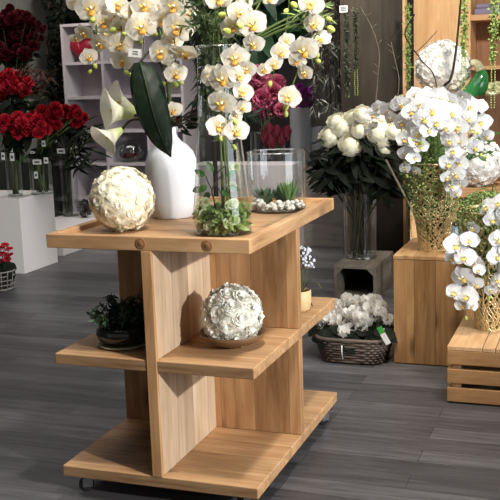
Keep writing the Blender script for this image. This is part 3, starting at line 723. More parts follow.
# ================================================================== black glass bowl with fir greenery
m_blk = plain('black_glass', srgb(26, 30, 26), .06, var=.05, spec=.8)
BB = Vector((.205, .17, zM))
gb = thing('glass_bowl', 'round dark glass bowl on a rimmed foot at the left end of the middle shelf', 'bowl', BB)
MB().lathe([(0, .012), (.07, .012), (.094, .028), (.104, .050), (.100, .07), (.088, .085), (.084, .085), (.095, .07), (.098, .05), (.088, .032), (0, .022)], 44).build('bowl_body', m_blk, gb)
MB().lathe([(0, 0), (.084, 0), (.098, .006), (.100, .011), (.090, .0118), (0, .0115)], 44).build('foot', plain('pale_foot', srgb(168, 160, 138), .2), gb)
root = thing('fir_greenery', 'dark evergreen sprigs growing out of the black glass bowl', 'foliage', tuple(BB+Vector((0, 0, .04)))); fo = MB(); tw = MB()
for k in range(56):
    a = R_.uniform(0, 6.28); el = R_.uniform(.25, 1.3); d = Vector((math.cos(a)*math.cos(el), math.sin(a)*math.cos(el), math.sin(el))); ln = R_.uniform(.08, .135)
    p0 = Vector((d.x*.03, d.y*.03, .03)); p1 = p0+d*ln; tw.tube([p0, p1], .0012, 4)
    if p1.z < .065: continue
    for j in range(22):
        p = p0.lerp(p1, R_.uniform(.35, 1)); fo.merge(leaf_mb(R_.uniform(.018, .032), .009, .2, nu=2, nv=3), frame(p, rv(1), 0) @ Matrix.Rotation(R_.uniform(0, 6), 4, 'Z'))
fo.build('needles', plain('fir_green', srgb(58, 82, 58), .5, var=.35, scale=30), root); tw.build('twigs', m_twig, root)
# small pot behind the cross divider
PT = Vector((.712, .84, zM))
pt = MB().lathe([(0, 0), (.036, 0), (.046, .012), (.052, .045), (.05, .09), (.046, .092), (.046, .05), (.03, .01), (0, .008)], 32).build('plant_pot', plain('cream_pot', srgb(214, 190, 142), .5, var=.06), None, PT); tag(pt, 'small cream plant pot half hidden behind the oak panel on the middle shelf', 'pot')
root = thing('potted_flower', 'little white flowering plant in the cream pot behind the oak panel', 'plant', tuple(PT+Vector((0, 0, .02)))); fo = MB(); st = MB(); bl = MB()
MB().lathe([(0, .05), (.044, .05)], 20).build('soil', m_twig, root)
for k in range(16):
    a = k*2.4; fo.merge(leaf_mb(.07, .03, .5), frame(Vector((0, 0, .05)), Vector((math.cos(a), math.sin(a), 1.2)), R_.uniform(0, 6)))
for k in range(4):
    e = Vector((R_.uniform(.0, .05), R_.uniform(-.02, .02), R_.uniform(.19, .24))); st.tube([(0, 0, .04), (e.x*.6, e.y, .11), e], .0018, 5)
    for j in range(26): bl.ball(e+rv(.022), R_.uniform(.004, .008), 5)
st.tube([(0, 0, .05), (.05, .0, .12), (.09, -.01, .105), (.10, -.01, .085)], .0018, 5)
fo.build('leaves', m_leafdk, root); st.build('stems', m_stem, root); bl.build('blossom', m_porc, root)
# ================================================================== gold vases with white orchids
def gold_vase(label, c, h, r0, r1, thick=.0040):
    """openwork vase: irregular gold mesh wall over a flaring profile, solid foot and rim"""
    root = thing('gold_vase', label, 'vase', c)
    mb = MB(); NA, NZ = 34, 32; rr = random.Random(5)
    def rad(t): return r0 + (r1-r0)*t**1.15
    P = {}
    for j in range(NZ+1):
        for i in range(NA):
            t = j/NZ; a = 2*PI*(i+.5*(j % 2))/NA + (rr.uniform(-.09, .09)); tz_ = min(1, max(0, t+rr.uniform(-.014, .014)))
            P[i, j] = Vector((rad(tz_)*math.cos(a), rad(tz_)*math.sin(a), tz_*h))
    for j in range(NZ):
        for i in range(NA):
            k = (i + (j % 2)) % NA; k2 = (i-1+(j % 2)) % NA
            if rr.random() < .93: mb.tube([P[i, j], P[k, j+1]], thick*rr.uniform(.8, 1.3), 4, cap=False)
            if rr.random() < .93: mb.tube([P[i, j], P[k2, j+1]], thick*rr.uniform(.8, 1.3), 4, cap=False)
            if rr.random() < .45: mb.tube([P[i, j], P[(i+1) % NA, j]], thick, 4, cap=False)
    mb.build('openwork_wall', m_gold, root)
    MB().lathe([(0, 0), (r0, 0), (r0+.004, .006), (r0, .012), (0, .012)], 36).build('foot', m_gold, root)
    MB().lathe([(r1+.006*math.cos(a*PI/4), h+.006*math.sin(a*PI/4)) for a in range(9)], 36).build('rim', m_gold, root)
    return root
def moss_strands(name, label, cat, top, n, drops, mat, rad=.0075, group=None, core=None):
    """hanging strands of tiny beady leaves: one thing, strands start at top"""
    root = thing(name, label, cat, top, 0, group); mb = MB(); st = MB()
    for k in range(n):
        path = smooth_path(drops(k), 6); st.tube(path, .0012, 4)
        ln = sum((path[i+1]-path[i]).length for i in range(len(path)-1)); m = int(ln/.0075)
        for j in range(m):
            f = j/m*(len(path)-1); i = int(f); p = path[i].lerp(path[min(i+1, len(path)-1)], f-i) + rv(rad*.8)
            mb.merge(leaf_mb(.018, .008, .2, nu=2, nv=2), frame(p, rv(1), R_.uniform(0, 6)))
    mb.build('leaves', mat, root); st.build('stems', m_stem, root); return root

GV = Vector((1.065, 2.20, .6005))
GH1 = .48
gold_vase('tall gold openwork vase full of white orchids on the plank pedestal', GV, GH1, .076, .148)
MB_ = MB().lathe([(0, .02), (.068, .02), (.075, .12), (.122, GH1-.03), (.12, GH1+.06), (.09, GH1+.13), (.0, GH1+.17)], 24)
o = MB_.build('moss_filling', m_moss_d, None, GV); tag(o, 'dense moss packed inside the tall gold openwork vase', 'moss', kind='stuff')
GVt = GV+Vector((0, 0, GH1))
def strands_over(c, topz, r, n, a0, a1, z0, z1):
    def f(k):
        a = a0+(a1-a0)*(k+R_.uniform(0, .9))/n; d = Vector((math.cos(a), math.sin(a), 0)); zz = R_.uniform(z0, z1)
        return [Vector((0, 0, topz+.02)), d*r*.55+Vector((0, 0, topz*.85+.03)), d*r*.9+Vector((0, 0, topz*.3+.03)), d*(r+.016)+Vector((0, 0, -.03)), d*(r*.9+.012)+Vector((0, 0, zz*.5)), d*(r*.72+.012)+Vector((0, 0, zz))]
    return f
moss_strands('hanging_moss', 'curtain of trailing green strands over the rim of the tall gold vase on the pedestal', 'trailing plant', GVt+Vector((0, 0, .0)), 24, strands_over(GV, .16, .148, 24, -3.0, -.1, -.43, -.16), m_moss)
base = [GV+Vector((0, 0, .05)), GVt+Vector((0, 0, .05))]
g = 'white orchid sprays in the tall gold vase'
orchid_spray('white orchid spray reaching from the tall gold vase over the white peonies', base + [(420, 95, 2.18), (398, 100, 2.15), (380, 108, 2.18), (371, 116, 2.20)],
   [(398, 104, 9, 2.12), (387, 110, 9, 2.14), (379, 107, 8, 2.16), (372, 115, 8, 2.18), (391, 118, 8, 2.13), (373, 126, 6, 2.20), (368, 133, 5, 2.20)], [(402, 96, 2, 2.10), (398, 98, 2, 2.10)], g, True, .003)
orchid_spray('white orchid spray hanging down the dark panel side of the tall gold vase', base + [(418, 92, 2.16), (404, 105, 2.08), (401, 135, 2.04), (404, 165, 2.05)],
   [(402, 104, 10, 2.06), (411, 112, 11, 2.02), (402, 122, 10, 2.04), (414, 128, 10, 2.00), (405, 139, 10, 2.02), (417, 142, 9, 2.00), (406, 153, 9, 2.03), (414, 158, 8, 2.00), (405, 168, 7, 2.05), (416, 171, 6, 2.00), (421, 147, 8, 1.99)], [(414, 140, 2, 1.99), (421, 143, 2.5, 1.98), (407, 176, 2, 2.04)], g, True, .003)
orchid_spray('white orchid spray forming the rounded top above the tall gold vase', base + [(432, 90, 2.18), (440, 93, 2.10), (446, 110, 2.02)],
   [(428, 98, 12, 2.06), (440, 98, 12, 2.04), (420, 105, 11, 2.02), (432, 110, 13, 1.98), (444, 110, 11, 2.00), (424, 118, 12, 1.97), (437, 122, 11, 1.97), (429, 130, 10, 1.97), (419, 133, 9, 1.98), (449, 100, 10, 2.06), (415, 95, 9, 2.10)], [], g, True, .003, spread=.45)
orchid_spray('white orchid spray trailing down the middle of the tall gold vase to its waist', base + [(440, 92, 2.16), (452, 110, 2.02), (458, 150, 2.00), (456, 190, 2.03)],
   [(452, 113, 11, 2.00), (447, 128, 11, 1.98), (459, 126, 11, 1.99), (450, 140, 10, 1.98), (461, 140, 10, 1.99), (454, 151, 10, 1.98), (449, 163, 10, 1.99), (460, 163, 9, 2.00), (456, 174, 10, 1.99), (447, 177, 8, 2.00), (452, 186, 9, 2.01), (460, 183, 8, 2.01), (456, 193, 6, 2.02)], [], g, True, .003)
orchid_spray('white orchid spray fanning from the tall gold vase towards the pale hydrangea', base + [(448, 88, 2.20), (464, 92, 2.16), (480, 110, 2.18), (489, 140, 2.22)],
   [(463, 97, 10, 2.12), (471, 106, 10, 2.12), (468, 118, 10, 2.10), (480, 106, 8, 2.16), (482, 122, 10, 2.16), (474, 130, 9, 2.13), (487, 136, 7, 2.20), (475, 147, 10, 2.15), (458, 104, 9, 2.08)], [(481, 155, 2, 2.16), (486, 157, 2, 2.18), (478, 133, 2, 2.10)], g, True, .003)
# leafy sprig at the right of those orchids
def leafy(name, label, cat, root_pt, tips, mat, ln, wd, per=4, bare=.3, stem_r=.0025, st_mat=None, group=None):
    root = thing(name, label, cat, root_pt, 0, group); O = Vector(root_pt); fo = MB(); tw = MB()
    for e in tips:
        e = Vector(e); mid = (O+e)/2 + Vector((0, 0, .06*(e-O).length)); path = smooth_path([O, mid, e], 6); tw.tube([p-O for p in path], stem_r, 5)
        for k in range(per):
            f = bare+(1-bare)*(k+R_.random())/per; p = path[min(len(path)-1, int(f*(len(path)-1)))]
            n = Vector((R_.uniform(-.6, .6), -.6, .8))+rv(.5); fo.merge(leaf_mb(ln*R_.uniform(.7, 1.2), wd*R_.uniform(.8, 1.2), .3), frame(p-O+rv(.004), n, R_.uniform(-2.6, 2.6)))
    fo.build('leaves', mat, root); tw.build('stems', st_mat or m_stem, root); return root
leafy('leafy_sprig', 'green leafy sprig beside the white orchids of the tall gold vase, under the pale hydrangea', 'sprig', GVt+Vector((.03, .03, -.1)), [at(494, 140, 2.5), at(488, 152, 2.46), at(497, 150, 2.52), at(490, 128, 2.5), at(497, 132, 2.5)], m_leaf, .06, .024, 6, .6)
# branches rising from the gold vase
root = thing('curved_branch', 'dark curved branch rising from the gold vase in front of the big white flower ball', 'branch', tuple(GVt+Vector((.0, .04, -.25)))); O = Vector(root.location)
MB().tube([p-O for p in smooth_path([O, at(440, 100, 2.5), at(451, 78, 2.5), at(456, 50, 2.5), at(459, 20, 2.5), at(463, -25, 2.5)], 6)], [.009*(1-i/70) for i in range(31)], 7).build('wood', m_twig, root)
root = thing('forked_twig', 'thin forked bare twig leaning from the gold vase across the edge of the dark panel', 'branch', tuple(GVt+Vector((-.02, .05, -.25)))); O = Vector(root.location)
mb = MB(); 
mb.tube([p-O for p in smooth_path([O, at(437, 90, 2.5), at(421, 60, 2.52), at(410, 45, 2.54), at(405, 32, 2.56), at(415, 14, 2.56)], 6)], .0035, 6)
mb.tube([p-O for p in smooth_path([at(416, 52, 2.53), at(425, 44, 2.55), at(437, 31, 2.56)], 5)], .002, 5); mb.tube([p-O for p in smooth_path([at(408, 40, 2.54), at(411, 30, 2.56), at(414, 20, 2.6)], 5)], .0016, 5); mb.tube([p-O for p in smooth_path([at(406, 36, 2.54), at(397, 32, 2.56), at(391, 38, 2.6)], 5)], .0016, 5)
mb.build('wood', m_twig, root)
# mug beside the vase
MG = Vector((1.14, 2.49, .6005))
mg = thing('candle_jar', 'small grey blue jar with a dark lid beside the tall gold vase', 'jar', MG)
MB().lathe([(0, 0), (.030, 0), (.032, .004), (.032, .09), (0, .09)], 28).build('body', plain('blue_grey_jar', srgb(150, 162, 186), .4), mg)
MB().lathe([(0, .0905), (.033, .0905), (.033, .106), (.03, .109), (0, .109)], 28).build('lid', plain('dark_lid', srgb(40, 40, 50), .4), mg)

# ---- second gold vase on the slatted crate
G2 = Vector((1.418, 1.80, .2835)); GH2 = .60
gold_vase('shorter standing gold openwork vase on the slatted crate, cut by the edge of the view', G2, GH2, .072, .155)
o = MB().lathe([(0, .10), (.075, .14), (.105, .35), (.13, GH2-.02), (0, GH2+.05)], 24).build('moss_filling', m_moss_d, None, G2); tag(o, 'moss packed inside the gold openwork vase on the slatted crate', 'moss', kind='stuff')
G2t = G2+Vector((0, 0, GH2))
moss_strands('hanging_moss', 'trailing green strands hanging down the gold vase on the slatted crate', 'trailing plant', G2t, 24, strands_over(G2, .06, .155, 24, -2.9, -.5, -.45, -.2), m_moss)
base2 = [G2+Vector((0, 0, .1)), G2t+Vector((0, 0, .03))]; g = 'white orchid sprays in the gold vase on the slatted crate'
orchid_spray('white orchid spray drooping from the crate gold vase before the plank pedestal', base2 + [(478, 190, 1.72), (462, 215, 1.66), (458, 250, 1.64), (464, 290, 1.66)],
   [(455, 245, 12, 1.62), (470, 240, 10, 1.62), (465, 257, 12, 1.60), (476, 264, 10, 1.62), (463, 277, 12, 1.61), (455, 292, 10, 1.62), (468, 296, 12, 1.60), (476, 284, 9, 1.62), (462, 305, 8, 1.62), (473, 228, 8, 1.64), (452, 258, 8, 1.64), (479, 270, 7, 1.6), (472, 305, 7, 1.62)], [(466, 318, 2, 1.63), (457, 308, 2, 1.63)], g, True, .003)
orchid_spray('white orchid spray cut by the picture edge, spilling down the crate gold vase', base2 + [(494, 185, 1.72), (500, 210, 1.64), (498, 250, 1.62), (497, 285, 1.64)],
   [(487, 207, 11, 1.64), (499, 203, 11, 1.62), (492, 219, 10, 1.62), (503, 218, 11, 1.62), (499, 239, 11, 1.60), (507, 235, 10, 1.62), (497, 256, 10, 1.60), (504, 268, 9, 1.62), (498, 280, 9, 1.62), (491, 290, 7, 1.63), (507, 250, 9, 1.6)], [(489, 298, 2, 1.64)], g, True, .003)
# ================================================================== flower balls at right
fb = at(478, 166, 3.28); flower_ball('bright white ruffled flower ball on the pine side table behind the gold vase', (fb.x, fb.y, tz+.155), .153, 60, ROSW, white_core, .052)
# big ball on a tall plinth
m_dkwood = wood('dark_brown_timber', srgb(104, 74, 50), srgb(70, 48, 32), 'z', knots=.1)
yb = 3.95; cb = at(443, 68, yb); rb = 27.5/ppm(cb)
pz = cb.z-rb*.95
PL = MB().box(-.2, -.2, 0, .2, .2, pz).build('tall_plinth', m_tan, None, (cb.x, cb.y, 0), False, .003); tag(PL, 'tall narrow timber plinth under the biggest white flower ball', 'plinth')
flower_ball('biggest round white flower ball, standing before the lit tan panel', cb, rb*.95, 64, ROSW, white_core, .055)
yc = 4.2; cc = at(493, 110, yc); rc = 27/ppm(cc); zc = at(490, 127, BY).z
HY = [carnation_mb(k+70, 40).mesh('hydrangea_floret', petal_mat('green_cream%d' % k, (.72, .70, .48), (.52, .58, .28), .2, .9)) for k in range(2)]
PLh = MB().box(-.2, -.2, 0, .2, .2, cc.z-rc).build('timber_plinth', m_dkwood, None, (cc.x+.06, cc.y, 0), False, .003); tag(PLh, 'timber plinth in front of the open shelves, under the pale green hydrangea', 'plinth')
flower_ball('pale greenish hydrangea ball before the open shelves, at the edge of the view', cc, rc, 52, HY, cream_core, .042)
# green glass swan-neck vase
ys = 3.9; sw = at(474, 92, ys)
root = thing('glass_bird', 'green glass ornament with a curved cream neck, right of the biggest flower ball', 'ornament', (sw.x, sw.y, cb.z-rb+.0)); O = Vector(root.location)
m_grn = plain('green_glass', srgb(46, 120, 62), .06, spec=.8, var=.35, scale=14); m_grnl = plain('pale_neck', srgb(206, 200, 158), .2, var=.1)
pp = smooth_path([at(466, 98, ys), at(474, 92, ys), at(480, 82, ys), at(481, 72, ys), at(477, 64, ys), at(471, 63, ys)], 6); nn = len(pp)
k0 = int(nn*.62)
MB().tube([p-O for p in pp[:k0+1]], [.02+.05*math.sin(PI*min(1, .25+.75*i/k0*.9)) for i in range(k0+1)], 14).build('glass_body', m_grn, root)
MB().tube([p-O for p in pp[k0:]], [.034*(1-.35*i/(nn-k0)) for i in range(nn-k0)], 12).build('neck', m_grnl, root)
MB().lathe([(0, 0), (.075, 0), (.06, .02), (.02, .03), (.018, at(466, 98, ys).z-O.z), (0, at(466, 98, ys).z-O.z)], 24, 0, Matrix.Translation((at(466, 98, ys).x-O.x, 0, 0))).build('foot', m_grn, root)
SB = MB().box(-.22, -.17, 0, .22, .17, cb.z-rb-.001).build('timber_plinth', m_dkwood, None, (cb.x+.47, cb.y+.0, 0), False, .003); tag(SB, 'timber plinth carrying the green glass ornament beside the biggest flower ball', 'plinth')
# folded cloth and on the shelf
zf = SHZ
o = MB().box(0, 0, 0, .34, .25, .05).box(.01, .01, .05, .33, .24, .085).build('folded_cloth', plain('lilac_grey_cloth', srgb(122, 114, 138), .9, var=.08), None, (at(474, 10, BY+.06).x, BY+.06, zf+.0005), False, .012); tag(o, 'folded lilac grey cloth on the uppermost visible board of the open shelves', 'cloth')

# hanging strands from the ceiling
def ceiling_strand(label, px, Y, y0, y1, y2, w, mat, group=None, bead=True):
    top = at(px, y0, Y); top.z = 3.3; O = top; a = at(px, y1, Y); c = at(px, y2, Y)
    root = thing('hanging_strand', label, 'hanging plant', O, 0, group); mb = MB(); st = MB(); bd = MB()
    st.tube([Vector((0, 0, 0)), a-O], .0015, 4)
    zt_ = max(2.05, a.z+.2)
    n = int((zt_-a.z)*900)
    for k in range(n):
        t = R_.random(); z = zt_-t*(zt_-a.z); wd_ = w*(1-.45*t)
        p = Vector((top.x+R_.gauss(0, wd_*.5), top.y+R_.gauss(0, wd_*.5), z))-O; mb.merge(leaf_mb(.024, .011, .3, nu=2, nv=3), frame(p, rv(1), R_.uniform(0, 6)))
    mb.build('leaves', mat, root); st.build('cord', m_stem, root)
    if bead and c.z < a.z:
        for dx in (-.011, .011):
            z = a.z
            while z > c.z: bd.ball(Vector((top.x+dx+R_.uniform(-.002, .002), top.y, z))-O, .005, 5); z -= .016
            bd.tube([Vector((top.x+dx, top.y, a.z))-O, Vector((top.x+dx, top.y, c.z))-O], .0012, 4)
        bd.build('bead_chain', m_moss, root)
    return root
ceiling_strand('leafy green strand with a bead tail, hanging in front of the biggest flower ball', 464, 3.4, -5, 56, 90, .026, m_leafl)
ceiling_strand('leafy green strand with a bead tail, hanging before the open shelves', 494, 3.4, -5, 62, 108, .030, m_leafl)
ceiling_strand('short green strand hanging along the pale edge of the dark panel', 408, 4.35, -5, 92, 50, .02, m_moss, bead=False)
ceiling_strand('thin dull green strand with a bead tail, before the dark panel', 355, 4.4, -5, 70, 96, .012, m_strand, 'thin dull green strands before the dark panel')
ceiling_strand('thin dull green strand under the white tag, hanging beside the dark willow', 346, 4.42, -5, 96, 98, .015, m_strand, 'thin dull green strands before the dark panel')
tg_ = thing('price_tag', 'small white tag hanging among the strands near the top of the dark panel', 'tag', at(343.5, 9, 4.36)); 
MB().box(-.032, 0, -.026, .032, .002, .026).build('card', m_tag, tg_, smooth=False)
mb = MB()
for k in range(3): mb.box(-.02, -.001, -.012+.011*k, .02, 0, -.006+.011*k)
mb.build('print', m_ink, tg_, smooth=False)
MB().tube([(0, 0, .026), (0, 0, 3.3-tg_.location.z)], .001, 4).build('thread', m_twig, tg_)

# ================================================================== peonies in the glass vase on the grey crate
PV = Vector((.285, 3.72, .2455)); ph = .62
pv = thing('glass_vase', 'tall straight clear glass vase of white peonies on the grey timber crate', 'vase', PV)
MB().lathe([(.115, .016), (.118, .3), (.120, ph)], 44).build('glass_wall', m_glass, pv)
MB().lathe([(0, 0), (.112, 0), (.118, .006), (.116, .016), (0, .017)], 44).build('glass_base', m_glass_b, pv)
MB().lathe([(.120+.003*math.cos(a*PI/4), ph+.003*math.sin(a*PI/4)) for a in range(9)], 44).build('rim', m_glass_b, pv)
PEO = [globe_mb(k+50).mesh('peony_bloom', petal_mat('peony_petal%d' % k, (.90, .88, .78), (.88, .86, .66), .5, 1.0, trans=.3)) for k in range(3)]
PLF = leaf_mb(.17, .06, .35, wave=.004).mesh('peony_leaf', m_leafbk)
where = [('lowest white peony at the left rim of the bunch', 329, 134, 10), ('white peony second up at the left of the bunch', 342, 124, 10), ('white peony at the crown of the bunch, left of centre', 354, 116, 9), ('topmost white peony of the bunch', 363, 112, 8),
         ('roundest white peony, hanging lowest at the front centre of the bunch', 350, 143, 10), ('half open white peony in the middle of the bunch', 361, 128, 8), ('large white peony in the right half of the bunch', 383, 130, 13), ('lowest white peony in the right half of the bunch', 387, 146, 9),
         ('white peony behind the large one at the right of the bunch', 382, 117, 9), ('white peony tucked behind the two left blooms', 336, 119, 8), ('white peony at the right end of the bunch, against the orchids', 396, 130, 8), ('white peony behind the topmost blooms of the bunch', 372, 120, 8)]
for lab, px, py, rp in where:
    b_ = PV+Vector((R_.uniform(-.06, .06), R_.uniform(-.06, .06), .018)); root = thing('peony', lab, 'peony', b_, 0, 'white peonies in the glass vase'); O = Vector(b_)
    p = at(px, py, 3.62+R_.uniform(-.06, .06)); s = rp*1.28/ppm(p); n = (p-(PV+Vector((0, -.1, ph-.05)))).normalized()*.8 + (CAM-p).normalized()*.75
    n.normalize(); c = p-n*s*.2
    link_mesh('bloom', PEO[R_.randrange(3)], root, frame(c-O, n, R_.uniform(0, 6), s))
    neck = PV+Vector(((p.x-PV.x)*.45, (p.y-PV.y)*.35, ph)); d = Vector((neck.x-PV.x, neck.y-PV.y, 0))
    if d.length > .10: d = d.normalized()*.10
    neck = Vector((PV.x+d.x, PV.y+d.y, PV.z+ph)); path = smooth_path([O, neck, c-n*.09, c-n*.03], 6)
    MB().tube([q-O for q in path], .005, 6).build('stem', m_stem_d, root)
    for k in range(5):
        q = neck.lerp(c, R_.uniform(.1, .9)); a = R_.uniform(-1.0, 1.0)
        dirv = Vector(((p.x-PV.x)*1.6+R_.uniform(-.25, .25), R_.uniform(-.35, -.02), R_.uniform(-.35, .10))).normalized(); zz = (Vector((0, -.4, 1))-dirv*Vector((0, -.4, 1)).dot(dirv)).normalized(); xv = dirv.cross(zz)
        M = Matrix(((xv.x, dirv.x, zz.x, q.x-O.x), (xv.y, dirv.y, zz.y, q.y-O.y), (xv.z, dirv.z, zz.z, q.z-O.z), (0, 0, 0, 1)))
        link_mesh('leaf', PLF, root, M @ Matrix.Scale(R_.uniform(.8, 1.25), 4))
leafy('dark_foliage', 'spreading dark leaves around the rim of the peony vase', 'foliage', PV+Vector((0, 0, .2)), [at(x, y, 3.7+R_.uniform(-.15, .2)) for x, y in ((310, 155), (304, 148), (312, 165), (322, 172), (335, 176), (330, 160), (348, 170), (360, 172), (372, 165), (385, 172), (395, 160), (402, 170), (398, 180), (318, 158), (340, 158), (355, 158), (380, 158))], m_leafbk, .17, .055, 9, .62, .004, m_stem_d)
for lab, pts in (('long pale bare twig curving up the dark panel from the peonies', [(360, 6), (372, 28), (379, 52), (378, 75), (376, 98), (368, 150)]), ('short pale bare twig on the dark panel, near its timber edge', [(391, 42), (395, 60), (399, 82), (394, 110), (375, 160)])):
    b_ = PV+Vector((R_.uniform(-.04, .04), .05, .02)); root = thing('bare_twig', lab, 'twig', b_); O = Vector(b_)
    P_ = smooth_path([at(x, y, 4.1) for x, y in pts][::-1], 6); path = smooth_path([O, PV+Vector((.04, .05, ph))], 2)+P_
    mb = MB().tube([q-O for q in path], .0035, 5)
    for k in range(5):
        q = P_[R_.randrange(6, len(P_))]; mb.tube([q-O, q-O+Vector((R_.choice((-1, 1))*.035, 0, .03))], .002, 4)
    mb.build('wood', m_twig_p, root)
c0, c1 = at(386, 160, 3.2), at(411, 208, 2.95); c2 = c0+(c1-c0)*((c0.z-.012)/(c0.z-c1.z))
o = MB().tube([c0, c1, c2], .007, 7).build('bamboo_cane', m_twig_p, None); tag(o, 'thin pale cane leaning behind the plank pedestal', 'cane')

# ================================================================== basket of cyclamen
m_wick = wood('wicker', srgb(112, 98, 88), srgb(62, 52, 46), 'x', knots=0)
BK = Vector((.655, 2.05, 0)); bw_, bd_, bh_ = .165, .13, .135; fl_ = .038
bk = thing('wicker_basket', 'dark wicker basket of white cyclamens on the floor beside the plank pedestal', 'basket', BK)
wv = MB(); NR = 9; per = 44
def brim(t, a, off=0):
    """rounded rectangle ring"""
    w, d = bw_+fl_*t+off, bd_+fl_*t*.8+off; c, s = math.cos(a), math.sin(a); e = .45
    return Vector((w*math.copysign(abs(c)**e, c), d*math.copysign(abs(s)**e, s), .006+t*bh_))
for j in range(NR):
    t = (j+.5)/NR
    pts = [brim(t, 2*PI*i/per, .005*(1 if (i+j) % 2 else -1)) for i in range(per+1)]; wv.tube(pts, .0078, 5, cap=False)
wv.build('woven_wall', m_wick, bk)
sp_ = MB()
for i in range(per): sp_.tube([brim(0, 2*PI*i/per), brim(1, 2*PI*i/per)], .003, 4)
sp_.build('stakes', m_wick, bk)
rm = MB().tube([brim(1, 2*PI*i/per) for i in range(per+1)], .011, 6, cap=False); rm.build('rim', m_wick, bk)
bt = MB(); bt.add([tuple(brim(0, 2*PI*i/per)) for i in range(per)], [tuple(range(per))]); bt.build('bottom', m_wick, bk)
MB().tube([(-.03, -.172, .04), (-.032, -.182, .08), (-.03, -.186, .12)], .003, 5).build('tie', m_tag, bk)
CYC = []
for k in range(3):
    mb = MB()
    for j in range(5):
        a = 2*PI*j/5+.3*k; wv_ = .3+.1*k
        def fn(u, v): return (u*.46*math.sin(PI*(.12+.70*v)), .16+.42*v-.12*v*v, v*(.85-.12*u*u)+.06*math.sin(u*5+k))
        mb.grid(fn, 4, 5, 0, Matrix.Rotation(a, 4, 'Z'))
    CYC.append(mb.mesh('cyclamen_bloom', petal_mat('cyclamen_petal%d' % k, (.87, .85, .82), (.78, .72, .60), .2, .7)))
CLF = leaf_mb(.075, .075, .3, nu=5).mesh('cyclamen_leaf', m_leafbk)
bl_px = [(325, 322), (333, 313), (331, 318), (340, 308), (345, 302), (338, 318), (350, 312), (352, 303), (357, 315), (347, 325), (342, 330), (360, 305), (364, 312), (366, 300), (371, 306), (374, 315), (328, 316), (343, 312), (349, 318), (356, 309), (372, 298), (362, 317), (378, 310), (336, 311), (346, 297), (334, 324), (351, 322), (383, 304), (379, 303), (383, 311), (388, 318), (361, 322), (354, 327), (368, 320), (330, 328), (376, 298), (358, 299), (386, 308), (364, 325), (335, 303)]
for gi, (lab, x0, x1) in enumerate((('white cyclamen plant at the end of the basket nearest the display table', -.11, 345), ('white cyclamen plant in the middle of the wicker basket', 0, 366), ('white cyclamen plant at the end of the basket nearest the plank pedestal', .11, 999))):
    b_ = BK+Vector((x0, 0, .02)); root = thing('cyclamen_plant', lab, 'cyclamen', b_, 0, 'white cyclamens in the wicker basket'); O = Vector(b_); st = MB()
    for px, py in bl_px:
        if not ((0, 345, 366)[gi] <= px < x1): continue
        p = at(px, py+1, 1.95+R_.uniform(-.03, .06) + (330-py)*.006); s = R_.uniform(.055, .068)
        link_mesh('bloom', CYC[R_.randrange(3)], root, frame(p-O-Vector((0, 0, s*.4)), Vector((R_.uniform(-.4, .4), -.35+R_.uniform(-.3, .2), .8)), R_.uniform(0, 6), s))
        st.tube([q-O for q in smooth_path([O+Vector((0, 0, .06)), (O+p)/2+Vector((0, 0, .05)), p], 4)], .0025, 5)
    st.build('flower_stalks', m_stem_d, root)
    for k in range(46):
        a = R_.uniform(0, 6.28); rr = math.sqrt(R_.random()); q = Vector((x0*.25+rr*.11*math.cos(a), rr*.15*math.sin(a)-.0, .115+.04*(1-rr)+R_.uniform(0, .03)))
        q.x = max(-.21-x0, min(.21-x0, q.x))
        link_mesh('leaf', CLF, root, frame(q, Vector((math.cos(a)*.5, math.sin(a)*.5-.5, .7)), R_.uniform(0, 6), R_.uniform(.7, 1.1)))
    MB().lathe([(0, 0), (.05, 0), (.06, .08), (0, .08)], 18).build('soil_pot', m_twig, root)
pt_ = thing('plant_label', 'green and white plant label stuck in the cyclamens by the plank pedestal', 'label', at(384, 334, 1.885)); O = Vector(pt_.location)
for nm, a, b_, mt in (('green_end', (379, 327), (382.5, 333.5), plain('label_green', srgb(70, 168, 72), .5)), ('white_card', (382.5, 333.5), (388.5, 344), m_tag)):
    A = at(*a, 1.885)-O; Bv = at(*b_, 1.885)-O; t = (Bv-A).normalized(); s = Vector((t.z, 0, -t.x))*.015
    q = MB(); vs = [A-s, A+s, Bv+s, Bv-s]; vs += [v+Vector((0, .002, 0)) for v in vs]
    q.add(vs, [(0, 1, 2, 3), (7, 6, 5, 4), (0, 4, 5, 1), (1, 5, 6, 2), (2, 6, 7, 3), (3, 7, 4, 0)]).build(nm, mt, pt_, smooth=False)
t0 = at(386, 340, 1.882)-O; t1 = at(387.5, 343, 1.882)-O
MB().tube([Vector((0, .004, .03)), Vector((-.03, .06, -.06))], .002, 4).build('stake', m_tag, pt_)

# ================================================================== magenta heather, protea and vases on the grey bench
def glass_cyl(label, px, Y, z, rad, h, flare=1.0, tint=m_glass, name='glass_vase'):
    c = at(px, 150, Y); c.z = z; root = thing(name, label, 'vase', c)
    MB().lathe([(rad, .012), (rad*(.5+.5*flare), h*.5), (rad*flare, h)], 32).build('glass_wall', tint, root)
    MB().lathe([(0, 0), (rad-.004, 0), (rad, .006), (rad-.002, .012), (0, .013)], 32).build('glass_base', m_glass_b, root)
    MB().lathe([(rad*flare+.003*math.cos(a*PI/4), h+.003*math.sin(a*PI/4)) for a in range(9)], 32).build('rim', m_glass_b, root); return root
m_frost, nt, b = newmat('milky_glass'); b.inputs['Base Color'].default_value = rgba(srgb(190, 194, 200)); b.inputs['Roughness'].default_value = .2; b.inputs['Alpha'].default_value = .42
yb_ = 5.62
hv = glass_cyl('clear glass vase of magenta heather on the grey bench, behind the terrarium', 268, yb_, gz, .17, .30)
glass_cyl('milky glass cylinder on the grey bench, right of the magenta heather', 301, yb_, gz, .10, .52, 1, m_frost)
glass_cyl('milky glass cylinder at the end of the grey bench, beside the white peonies', 322, yb_+.06, gz, .10, .34, 1, m_frost)
